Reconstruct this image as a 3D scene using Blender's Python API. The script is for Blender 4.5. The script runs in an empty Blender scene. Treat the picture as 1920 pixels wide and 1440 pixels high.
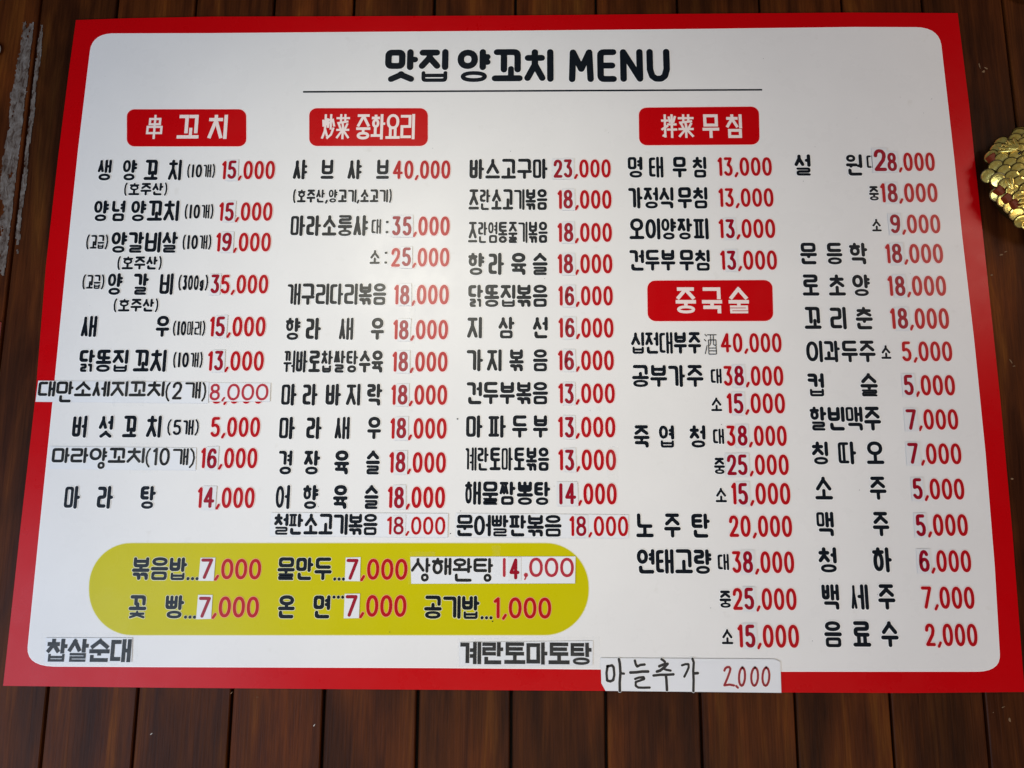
import bpy, bmesh, math, random
from mathutils import Vector, Matrix, noise
random.seed(11)
S = bpy.context.scene
COL = S.collection
ZC = 1.60                      # height of the board's centre above the floor

# ------------------------------------------------------------ camera
cam_d = bpy.data.cameras.new('camera'); cam = bpy.data.objects.new('camera', cam_d); COL.objects.link(cam)
r0 = (0.99986781, -0.00349296, 0.01587985)
r1 = (0.00083019, 0.98634574, 0.16468576)
r2 = (-0.01623826, -0.16465081, 0.98621825)
ax = Vector((r0[0], r0[2], -r0[1])); ay = -Vector((r1[0], r1[2], -r1[1])); az = -Vector((r2[0], r2[2], -r2[1]))
m = Matrix((ax, ay, az)).transposed().to_4x4(); m.translation = (0.01773787, -0.95387352, ZC - 0.23046911)
cam.matrix_world = m
cam_d.sensor_width = 36; cam_d.lens = 1442 / 1920 * 36; cam_d.clip_start = 0.01; cam_d.clip_end = 100
S.camera = cam

# ------------------------------------------------------------ light
w = bpy.data.worlds.new('World'); S.world = w; w.use_nodes = True
bg = w.node_tree.nodes['Background']; bg.inputs[0].default_value = (0.80, 0.80, 0.85, 1); bg.inputs[1].default_value = 0.03
def area(name, loc, target, size, size_y, power, color):
    d = bpy.data.lights.new(name, 'AREA'); d.shape = 'RECTANGLE'; d.size = size; d.size_y = size_y; d.energy = power; d.color = color
    o = bpy.data.objects.new(name, d); COL.objects.link(o); o.location = loc
    o.rotation_euler = (Vector(target) - Vector(loc)).to_track_quat('-Z', 'Y').to_euler()
    return o
sp = bpy.data.lights.new('ceiling_spot', 'SPOT'); sp.energy = 100; sp.spot_size = math.radians(26.5); sp.spot_blend = 1.0; sp.shadow_soft_size = 0.20; sp.color = (1.0, 0.96, 0.80)
so = bpy.data.objects.new('ceiling_spot', sp); COL.objects.link(so); so.location = (-0.47, -2.45, ZC + 0.83)
so.rotation_euler = (Vector((-0.10, 0, ZC - 0.02)) - Vector(so.location)).to_track_quat('-Z', 'Y').to_euler()
area('window_light', (-1.75, -1.75, ZC - 1.0), (-0.2, 0, ZC - 0.2), 1.7, 1.4, 42, (0.62, 0.77, 1.0))
area('low_fill', (0.3, -1.9, ZC - 1.5), (0.1, 0, ZC - 0.1), 2.0, 1.0, 20, (1.0, 0.86, 0.72))  # added warm fill from below to brighten the board, no real fixture
area('side_lamp', (1.22, -1.0, ZC + 0.46), (0.45, 0, ZC + 0.1), 0.34, 0.34, 2.9, (1.0, 0.82, 0.66))
S.view_settings.view_transform = 'Standard'; S.view_settings.look = 'None'; S.view_settings.gamma = 1
S.view_settings.exposure = 0.15

# ------------------------------------------------------------ materials
def mat(name, col, rough=0.5, spec=0.5, metal=0.0, **kw):
    mt = bpy.data.materials.new(name); mt.use_nodes = True
    b = mt.node_tree.nodes['Principled BSDF']
    b.inputs['Base Color'].default_value = (*col, 1); b.inputs['Roughness'].default_value = rough
    b.inputs['Specular IOR Level'].default_value = spec; b.inputs['Metallic'].default_value = metal
    for k, v in kw.items(): b.inputs[k].default_value = v
    return mt
def N(mt, t, **kw):
    n = mt.node_tree.nodes.new(t)
    for k, v in kw.items(): setattr(n, k, v)
    return n
def L(mt, a, b): mt.node_tree.links.new(a, b)
def bsdf(mt): return mt.node_tree.nodes['Principled BSDF']
def coords(mt, scale, kind='Object', rnd=False):
    tc = N(mt, 'ShaderNodeTexCoord'); mp = N(mt, 'ShaderNodeMapping'); mp.inputs['Scale'].default_value = scale
    L(mt, tc.outputs[kind], mp.inputs['Vector'])
    if rnd:
        oi = N(mt, 'ShaderNodeObjectInfo'); ml = N(mt, 'ShaderNodeVectorMath', operation='SCALE')
        ml.inputs[0].default_value = (37.0, 91.0, 53.0); L(mt, oi.outputs['Random'], ml.inputs['Scale']); L(mt, ml.outputs[0], mp.inputs['Location'])
    return mp.outputs[0]
def noise_n(mt, vec, scale, detail=3, rough=0.5, dist=0.0):
    n = N(mt, 'ShaderNodeTexNoise'); n.inputs['Scale'].default_value = scale; n.inputs['Detail'].default_value = detail
    n.inputs['Roughness'].default_value = rough; n.inputs['Distortion'].default_value = dist; L(mt, vec, n.inputs['Vector']); return n.outputs['Fac']
def ramp(mt, fac, stops):
    r = N(mt, 'ShaderNodeValToRGB'); L(mt, fac, r.inputs['Fac'])
    e = r.color_ramp.elements
    while len(e) < len(stops): e.new(0.5)
    for i, (p, c) in enumerate(stops): e[i].position = p; e[i].color = (*c, 1)
    return r.outputs['Color']
def mix(mt, a, b, fac, mode='MIX'):
    n = N(mt, 'ShaderNodeMix', data_type='RGBA', blend_type=mode)
    for s, v in ((n.inputs[0], fac), (n.inputs[6], a), (n.inputs[7], b)):
        if isinstance(v, (int, float)): s.default_value = v
        elif isinstance(v, tuple): s.default_value = (*v, 1)
        else: L(mt, v, s)
    return n.outputs[2]
def bump(mt, fac, strength, dist):
    b = N(mt, 'ShaderNodeBump'); b.inputs['Strength'].default_value = strength; b.inputs['Distance'].default_value = dist
    L(mt, fac, b.inputs['Height']); L(mt, b.outputs[0], bsdf(mt).inputs['Normal'])

def print_mat(name, col, rough=0.29, spec=0.15, var=0.05, grime=0.0):
    mt = mat(name, col, rough, spec)
    v = coords(mt, (1, 1, 1))
    big = noise_n(mt, v, 9, 4, 0.6)
    c = mix(mt, tuple(x * (1 - var) for x in col), tuple(min(1, x * (1 + var)) for x in col), big)
    if grime:
        sp = noise_n(mt, v, 60, 2, 0.5)
        c = mix(mt, c, ramp(mt, sp, [(0.0, (0.82, 0.80, 0.76)), (0.30, (1, 1, 1)), (1, (1, 1, 1))]), grime, 'MULTIPLY')
    L(mt, c, bsdf(mt).inputs['Base Color'])
    rr = noise_n(mt, v, 25, 4, 0.6); mr = N(mt, 'ShaderNodeMapRange'); mr.inputs[3].default_value = rough - 0.11; mr.inputs[4].default_value = rough + 0.11
    L(mt, rr, mr.inputs[0]); L(mt, mr.outputs[0], bsdf(mt).inputs['Roughness'])
    bump(mt, noise_n(mt, v, 900, 2, 0.5), 0.10, 0.0004)
    return mt
M = {}
M['red'] = print_mat('red_vinyl', (0.52, 0.0003, 0.003))
M['white'] = print_mat('white_vinyl', (0.790, 0.776, 0.756), grime=0.8)
M['side'] = mat('board_edge', (0.62, 0.20, 0.18), 0.6)
M['ink'] = mat('black_print', (0.006, 0.009, 0.014), 0.28, 0.18)
M['ink_red'] = mat('red_print', (0.44, 0.005, 0.010), 0.28, 0.18)
M['halo'] = mat('white_print', (0.93, 0.92, 0.90), 0.29, 0.18)
M['halo_pink'] = mat('pale_pink_print', (0.93, 0.72, 0.69), 0.29, 0.18)
M['halo_cream'] = mat('pale_cream_print', (0.72, 0.70, 0.42), 0.29, 0.18)
M['halo_orange'] = mat('pale_orange_print', (0.80, 0.36, 0.16), 0.29, 0.18)
M['badge_text'] = mat('pale_letter_print', (0.84, 0.72, 0.68), 0.29, 0.18)
M['yellow'] = print_mat('yellow_print', (0.56, 0.50, 0.001))
M['sticker'] = print_mat('sticker_paper', (0.735, 0.735, 0.74), 0.30, 0.26)
M['sticker_ink'] = mat('crimson_sticker_print', (0.30, 0.002, 0.016), 0.30, 0.25)
M['paper'] = print_mat('white_strip_paper', (0.76, 0.77, 0.79), 0.34, 0.25)
M['thin_ink'] = mat('charcoal_strip_print', (0.012, 0.013, 0.014), 0.4, 0.2)
M['thin_red'] = mat('dull_red_strip_print', (0.42, 0.025, 0.045), 0.4, 0.2)
M['marker'] = mat('black_marker', (0.008, 0.008, 0.009), 0.55)
M['marker_red'] = mat('dark_red_marker', (0.28, 0.006, 0.016), 0.55)
tp = mat('clear_tape', (0.66, 0.67, 0.63), 0.16, 0.35); M['tape'] = tp
tn = noise_n(tp, coords(tp, (1, 1, 1)), 120, 3, 0.6, 1.0)
mr = N(tp, 'ShaderNodeMapRange'); mr.inputs[1].default_value = 0.35; mr.inputs[2].default_value = 0.75; mr.inputs[3].default_value = 0.01; mr.inputs[4].default_value = 0.06
L(tp, tn, mr.inputs[0]); L(tp, mr.outputs[0], bsdf(tp).inputs['Alpha']); bump(tp, tn, 0.5, 0.002)

wd = mat('stained_wood', (0.06, 0.03, 0.02), 0.5, 0.08); M['wood'] = wd
v1 = coords(wd, (1, 1, 0.09), rnd=True)
streak = noise_n(wd, v1, 42, 4, 0.62, 0.6)
c1 = ramp(wd, streak, [(0.26, (0.028, 0.0076, 0.0029)), (0.42, (0.055, 0.0148, 0.0044)), (0.58, (0.093, 0.0255, 0.0056)), (0.74, (0.155, 0.051, 0.0085))])
blotch = noise_n(wd, coords(wd, (1, 1, 0.35), rnd=True), 9, 3, 0.6, 0.5)
c2 = mix(wd, c1, ramp(wd, blotch, [(0.36, (0.42, 0.44, 0.52)), (0.50, (0.85, 0.82, 0.80)), (0.62, (1.30, 1.15, 0.95))]), 0.85, 'MULTIPLY')
grain = noise_n(wd, coords(wd, (1, 1, 0.03), rnd=True), 420, 3, 0.7)
c3 = mix(wd, c2, ramp(wd, grain, [(0.3, (0.66, 0.64, 0.62)), (0.62, (1.12, 1.12, 1.12))]), 0.8, 'MULTIPLY')
oi = N(wd, 'ShaderNodeObjectInfo')
c4 = mix(wd, c3, ramp(wd, oi.outputs['Random'], [(0.0, (0.78, 0.80, 0.84)), (0.5, (0.98, 0.94, 0.92)), (1.0, (1.2, 1.12, 1.0))]), 0.9, 'MULTIPLY')
L(wd, c4, bsdf(wd).inputs['Base Color'])
rg = N(wd, 'ShaderNodeMapRange'); rg.inputs[3].default_value = 0.34; rg.inputs[4].default_value = 0.60; L(wd, streak, rg.inputs[0]); L(wd, rg.outputs[0], bsdf(wd).inputs['Roughness'])
bump(wd, grain, 0.6, 0.0008)
M['dark'] = mat('dark_backing', (0.006, 0.004, 0.003), 0.9)
M['chip'] = mat('bare_wood_chip', (0.20, 0.115, 0.055), 0.8)
M['chip_white'] = mat('white_fleck', (0.62, 0.58, 0.52), 0.7)
rs = mat('tape_residue', (0.3, 0.27, 0.25), 0.75); M['residue'] = rs
rn = noise_n(rs, coords(rs, (1, 1, 0.45)), 150, 4, 0.65, 0.8)
L(rs, ramp(rs, rn, [(0.36, (0.042, 0.020, 0.010)), (0.47, (0.110, 0.084, 0.068)), (0.64, (0.180, 0.156, 0.138))]), bsdf(rs).inputs['Base Color']); bump(rs, rn, 0.8, 0.002)
gd = mat('gold_plastic', (0.80, 0.60, 0.16), 0.20, 0.8, 0.68); M['gold'] = gd
gn = noise_n(gd, coords(gd, (1, 1, 1)), 140, 3, 0.6)
L(gd, ramp(gd, gn, [(0.3, (0.74, 0.48, 0.07)), (0.65, (1.0, 0.82, 0.24))]), bsdf(gd).inputs['Base Color']); bump(gd, gn, 0.3, 0.0015)
M['gold_dark'] = mat('shaded_gold', (0.06, 0.035, 0.008), 0.30, 0.5, 0.7)  # gold darkened to paint in the shade between the fish scales
M['fin_red'] = mat('orange_red_enamel', (0.15, 0.022, 0.006), 0.45, 0.2)
M['jet'] = mat('glossy_black_bead', (0.008, 0.007, 0.008), 0.12)
M['pale'] = mat('pale_plastic', (0.42, 0.42, 0.42), 0.4)

# ------------------------------------------------------------ mesh helpers.  X, Z, height are millimetres; height is measured out from the wall
class MB:
    def __init__(s): s.v = []; s.f = []; s.m = []; s.mats = []; s.cx = s.cz = 0.0; s.tilt = (0, 0, 0)
    def mi(s, name):
        if name not in s.mats: s.mats.append(name)
        return s.mats.index(name)
    def poly(s, pts, h, mn):
        if len(pts) > 12:                                 # large outlines are filled from their middle
            b = len(s.v); n = len(pts); k = s.mi(mn)
            s.v += [(x, z, h) for x, z in pts] + [(sum(p[0] for p in pts) / n, sum(p[1] for p in pts) / n, h)]
            for i in range(n): s.f.append((b + i, b + (i + 1) % n, b + n)); s.m.append(k)
            return
        b = len(s.v); s.v += [(x, z, h) for x, z in pts]; s.f.append(tuple(range(b, b + len(pts)))); s.m.append(s.mi(mn))
    def quads(s, vs, fs, mn):
        b = len(s.v); s.v += vs; k = s.mi(mn)
        for f in fs: s.f.append(tuple(b + i for i in f)); s.m.append(k)
    def slab(s, pts, h0, h1, mn, side=None):              # pts counter-clockwise
        n = len(pts); s.poly(pts, h1, mn)
        vs = [(x, z, h0) for x, z in pts] + [(x, z, h1) for x, z in pts]
        s.quads(vs, [(i, (i + 1) % n, n + (i + 1) % n, n + i) for i in range(n)], side or mn)
    def build(s, name, parent=None, smooth=False):
        xs = [v[0] for v in s.v]; zs = [v[1] for v in s.v]; cx = (min(xs) + max(xs)) / 2; cz = (min(zs) + max(zs)) / 2
        tx, tz, t0 = s.tilt
        me = bpy.data.meshes.new(name)
        me.from_pydata([((x - cx) / 1000, -(h + t0 + tx * (x - s.cx) + tz * (z - s.cz)) / 1000, (z - cz) / 1000) for x, z, h in s.v], [], s.f)
        for k in s.mats: me.materials.append(M[k])
        me.polygons.foreach_set('material_index', s.m)
        if smooth: me.polygons.foreach_set('use_smooth', [True] * len(me.polygons))
        me.update()
        o = bpy.data.objects.new(name, me); COL.objects.link(o)
        p0 = parent
        base = Vector((0, 0, ZC))
        loc = Vector((cx / 1000, 0, ZC + cz / 1000))
        if parent is not None:
            o.parent = parent; loc -= wpos[parent.name]; wpos[name if False else o.name] = loc + wpos[parent.name]
        else: wpos[o.name] = loc.copy()
        o.location = loc
        return o
wpos = {}
def empty(name, x, z, h=0.0):
    o = bpy.data.objects.new(name, None); COL.objects.link(o); o.location = (x / 1000, -h / 1000, ZC + z / 1000)
    o.empty_display_size = 0.05; wpos[o.name] = Vector(o.location); return o
def tag(o, label=None, cat=None, group=None, kind=None):
    for k, v in (('label', label), ('category', cat), ('group', group), ('kind', kind)):
        if v: o[k] = v
    return o
def ccw(p):
    a = sum(p[i][0] * p[(i + 1) % len(p)][1] - p[(i + 1) % len(p)][0] * p[i][1] for i in range(len(p)))
    return list(p) if a > 0 else list(p)[::-1]
def scl(pts, d):                                          # grow a convex outline by d mm (rounded shapes)
    n = len(pts); out = []
    for i in range(n):
        a, b, c = Vector(pts[i - 1]), Vector(pts[i]), Vector(pts[(i + 1) % n])
        u = (b - a).normalized(); v = (c - b).normalized(); nn = Vector((u.y + v.y, -u.x - v.x)).normalized()
        out.append(tuple(b + nn * d / max(0.5, nn.dot(Vector((u.y, -u.x))))))
    return out
def rounded(q, r, n=6):                                   # q: four corners counter-clockwise
    out = []
    for i in range(4):
        p, a, b = Vector(q[i]), Vector(q[i - 1]), Vector(q[(i + 1) % 4])
        s0 = p + (a - p).normalized() * r; s1 = p + (b - p).normalized() * r
        k = 0.5523
        for j in range(n + 1):
            t = j / n; c0 = s0 + (p - s0) * k; c1 = s1 + (p - s1) * k
            out.append(tuple(s0 * (1 - t) ** 3 + c0 * 3 * t * (1 - t) ** 2 + c1 * 3 * t * t * (1 - t) + s1 * t ** 3))
    return out

def fillet(pts, closed, r):
    out = []; n = len(pts)
    for i in range(n):
        if not closed and i in (0, n - 1): out.append(Vector(pts[i])); continue
        p, a, b = Vector(pts[i]), Vector(pts[i - 1]), Vector(pts[(i + 1) % n])
        la, lb = (a - p).length, (b - p).length
        if la < 1e-6 or lb < 1e-6: continue
        u, v = (a - p) / la, (b - p) / lb
        ang = math.acos(max(-1, min(1, -u.dot(v))))
        if ang < 0.35: out.append(p); continue
        d = min(r * math.tan(min(ang, 2.4) / 2), la * 0.48, lb * 0.48)
        s0, s1 = p + u * d, p + v * d
        for j in range(5):
            t = j / 4; out.append(s0 * (1 - t) ** 2 + p * 2 * t * (1 - t) + s1 * t * t)
    return out
def ribbon(mb, pts, s, h, mn, closed=False, rnd=True, fr=0.55, grow=0.0):
    pts = [Vector(p) for p in pts]
    if not closed:
        for i in range(1, len(pts) - 1):                  # a sharp turn is drawn as two strokes that overlap at the corner
            u, v = pts[i] - pts[i - 1], pts[i + 1] - pts[i]
            if u.length > 1e-6 and v.length > 1e-6 and u.angle(v) > 1.66 and (u.length > s or v.length > s):
                ribbon(mb, pts[:i + 1], s, h, mn, False, rnd, fr, grow); ribbon(mb, pts[i:], s, h + 0.004, mn, False, rnd, fr, grow); return
    if rnd: pts = fillet(pts, closed, s * fr)
    wd_ = s + 2 * grow; n = len(pts)
    if not closed:
        d0 = (pts[1] - pts[0]).normalized(); d1 = (pts[-1] - pts[-2]).normalized()
        ext = 0.0 if rnd else s / 2 + grow
        pts[0] = pts[0] - d0 * ext; pts[-1] = pts[-1] + d1 * ext
    lft, rgt = [], []
    for i in range(n):
        if closed: a, b = pts[i] - pts[i - 1], pts[(i + 1) % n] - pts[i]
        else: a = pts[i] - pts[i - 1] if i else pts[1] - pts[0]; b = pts[i + 1] - pts[i] if i < n - 1 else a
        if not i and not closed: a = b
        a = a.normalized(); b = b.normalized(); na = Vector((-a.y, a.x)); nb = Vector((-b.y, b.x)); nn = (na + nb)
        nn = nn.normalized() if nn.length > 1e-6 else na
        k = wd_ / 2 / max(0.45, nn.dot(na)); lft.append(pts[i] + nn * k); rgt.append(pts[i] - nn * k)
    vs = [(p.x, p.y, h) for p in rgt] + [(p.x, p.y, h) for p in lft]
    fs = [(i, (i + 1) % n, n + (i + 1) % n, n + i) for i in range(n if closed else n - 1)]
    mb.quads(vs, fs, mn)
    if rnd and not closed:
        for c, l, r_, sg in ((pts[0], lft[0], rgt[0], 1), (pts[-1], rgt[-1], lft[-1], 1)):
            e = l - c; poly = []
            for j in range(7):
                t = math.pi * j / 6; poly.append((c.x + e.x * math.cos(t) - e.y * math.sin(t), c.y + e.x * math.sin(t) + e.y * math.cos(t)))
            mb.poly(poly, h, mn)

# ------------------------------------------------------------ a small stroke alphabet: jamo, digits, Latin, a few hanja
def ell(x0, y0, x1, y1, s, n=20):
    s = min(s, (y1 - y0) / 2.7, (x1 - x0) / 2.7)
    cx, cy, rx, ry = (x0 + x1) / 2, (y0 + y1) / 2, (x1 - x0 - s) / 2, (y1 - y0 - s) / 2
    rx = max(rx, 0.1 * s); ry = max(ry, 0.1 * s)
    out = []
    for i in range(n):
        t = 2 * math.pi * i / n; c, q = math.cos(t), math.sin(t)
        out.append((cx + rx * math.copysign(abs(c) ** 0.92, c), cy + ry * math.copysign(abs(q) ** 0.92, q)))
    return (out, True, s)
BARS = {'ㄹ': 3, 'ㅂ': 2.5, 'ㅃ': 2.3, 'ㅍ': 2, 'ㅁ': 2.45, 'ㄷ': 2, 'ㄸ': 2, 'ㅌ': 3, 'ㅋ': 2, 'ㅇ': 2.3, 'ㅎ': 3.5, 'ㅊ': 2.6, 'ㅈ': 2}
COLS = {'ㄲ': 2, 'ㄸ': 3.3, 'ㅃ': 3.3, 'ㅆ': 2.6, 'ㅉ': 2.8, 'ㅅ': 2.0, 'ㅂ': 2, 'ㅁ': 2.65, 'ㅇ': 2.6, 'ㅍ': 2.9}
def jamo(ch, x0, y0, x1, y1, s, sq=False, fin=False):
    if ch in ('ㄺ',):
        xm = (x0 + x1) / 2
        return jamo('ㄹ', x0, y0, xm + 0.05 * (x1 - x0), y1, s * 0.8, sq) + jamo('ㄱ', xm + 0.12 * (x1 - x0), y0, x1, y1, s * 0.8, sq)
    s = min(s, (y1 - y0) / (BARS.get(ch, 1.5) * 1.22), (x1 - x0) / (COLS.get(ch, 1.5) * 1.15))
    X0, X1, Y0, Y1 = x0 + s / 2, x1 - s / 2, y0 + s / 2, y1 - s / 2
    W_, H_ = X1 - X0, Y1 - Y0
    P = lambda l: [(X0 + a * W_, Y0 + b * H_) for a, b in l]
    o = []; add = lambda l, c=False: o.append((P(l), c, s))
    if ch == 'ㄱ': add([(0, 1), (1, 1), (1, 0)])
    elif ch == 'ㄲ':
        if fin or sq: add([(0, 1), (.38, 1), (.38, 0)]); add([(.62, 1), (1, 1), (1, 0)])
        else: add([(0, 1), (1, 1), (1, 0)]); add([(.34, 1), (.34, 0)])
    elif ch == 'ㄴ': add([(0, 1), (0, 0), (1, 0)])
    elif ch == 'ㄷ': add([(1, 1), (0, 1), (0, 0), (1, 0)])
    elif ch == 'ㄸ': add([(.95, 1), (0, 1), (0, 0), (.95, 0)]); add([(.52, 1), (.52, 0)])
    elif ch == 'ㄹ': add([(0, 1), (1, 1), (1, .5), (0, .5), (0, 0), (1, 0)])
    elif ch == 'ㅁ': add([(0, 0), (1, 0), (1, 1), (0, 1)], True)
    elif ch == 'ㅂ': add([(0, 1), (0, 0), (1, 0), (1, 1)]); k = .52 if H_ > W_ * .75 else .64; add([(0, k), (1, k)])
    elif ch == 'ㅃ': add([(0, 1), (0, 0), (1, 0), (1, 1)]); add([(0, .5), (1, .5)]); add([(.5, 1), (.5, 0)])
    elif ch in 'ㅅㅆ':
        k = 1 if sq else (.72 if H_ > W_ * .9 else .86)
        def sio(a, b):
            c = (a + b) / 2; add([(c, 1), (c, k), (a, 0)] if not sq else [(c, 1), (a, 0)]); add([(c, k - .02), (b, 0)])
        if ch == 'ㅅ': sio(0, 1)
        else: sio(0, .52); sio(.48, 1)
    elif ch == 'ㅇ': o.append(ell(x0, y0, x1, y1, s))
    elif ch in 'ㅈㅉ':
        add([(.03, 1), (.97, 1)]); k = .95 if sq else .62
        if ch == 'ㅈ': add([(.5, 1), (.5, k), (0, 0)]); add([(.5, k), (1, 0)])
        else: add([(.27, 1), (.27, .7), (0, 0)]); add([(.27, .7), (.5, 0)]); add([(.74, 1), (.74, .7), (.5, 0)]); add([(.74, .7), (1, 0)])
    elif ch == 'ㅊ':
        b = 1 - min(.34, .95 * s / H_); add([(.5, 1), (.5, b)]); add([(.03, b), (.97, b)]); k = b * (.95 if sq else .66)
        add([(.5, b), (.5, k), (0, 0)]); add([(.5, k), (1, 0)])
    elif ch == 'ㅋ': add([(0, 1), (1, 1), (1, 0)]); add([(0, .52), (1, .48)])
    elif ch == 'ㅌ': add([(1, 1), (0, 1), (0, 0), (1, 0)]); add([(0, .5), (.92, .5)])
    elif ch == 'ㅍ': add([(0, 1), (1, 1)]); add([(0, 0), (1, 0)]); add([(.24, 1), (.24, 0)]); add([(.76, 1), (.76, 0)])
    elif ch == 'ㅎ':
        b = 1 - min(.3, .75 * s / H_); add([(.5, 1), (.5, b)]); add([(0, b), (1, b)])
        o.append(ell(x0 + .06 * (x1 - x0), y0, x1 - .06 * (x1 - x0), Y0 + b * H_ + (0.1 * s if not sq else -.35 * s), s))
    return o
INI = 'ㄱㄲㄴㄷㄸㄹㅁㅂㅃㅅㅆㅇㅈㅉㅊㅋㅌㅍㅎ'
VOW = 'ㅏㅐㅑㅒㅓㅔㅕㅖㅗㅘㅙㅚㅛㅜㅝㅞㅟㅠㅡㅢㅣ'
FIN = ['', 'ㄱ', 'ㄲ', 'ㄳ', 'ㄴ', 'ㄵ', 'ㄶ', 'ㄷ', 'ㄹ', 'ㄺ', 'ㄻ', 'ㄼ', 'ㄽ', 'ㄾ', 'ㄿ', 'ㅀ', 'ㅁ', 'ㅂ', 'ㅄ', 'ㅅ', 'ㅆ', 'ㅇ', 'ㅈ', 'ㅊ', 'ㅋ', 'ㅌ', 'ㅍ', 'ㅎ']
VWID = {'ㅏ': 1.72, 'ㅑ': 1.72, 'ㅓ': 1.65, 'ㅕ': 1.65, 'ㅣ': 1.0, 'ㅐ': 2.4, 'ㅔ': 3.1, 'ㅖ': 3.1}
def vvow(v, x0, y0, x1, y1, s):
    X0, X1, Y0, Y1 = x0 + s / 2, x1 - s / 2, y0 + s / 2, y1 - s / 2; H_ = Y1 - Y0; o = []
    st = lambda x: o.append(([(x, Y1), (x, Y0)], False, s))
    tk = lambda a, b, f: o.append(([(a, Y0 + f * H_), (b, Y0 + f * H_)], False, s * .95))
    if v == 'ㅣ': st((X0 + X1) / 2)
    elif v in 'ㅏㅑ': st(X0); [tk(X0, X1, f) for f in ((.5,) if v == 'ㅏ' else (.68, .34))]
    elif v in 'ㅓㅕ': st(X1); [tk(X0, X1, f) for f in ((.52,) if v == 'ㅓ' else (.68, .34))]
    elif v == 'ㅐ': st(X0); st(X1); tk(X0, X1, .5)
    else:
        a = X0 + (X1 - X0) * .42; st(a); st(X1); [tk(X0, a, f) for f in ((.52,) if v == 'ㅔ' else (.66, .34))]
    return o
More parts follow.
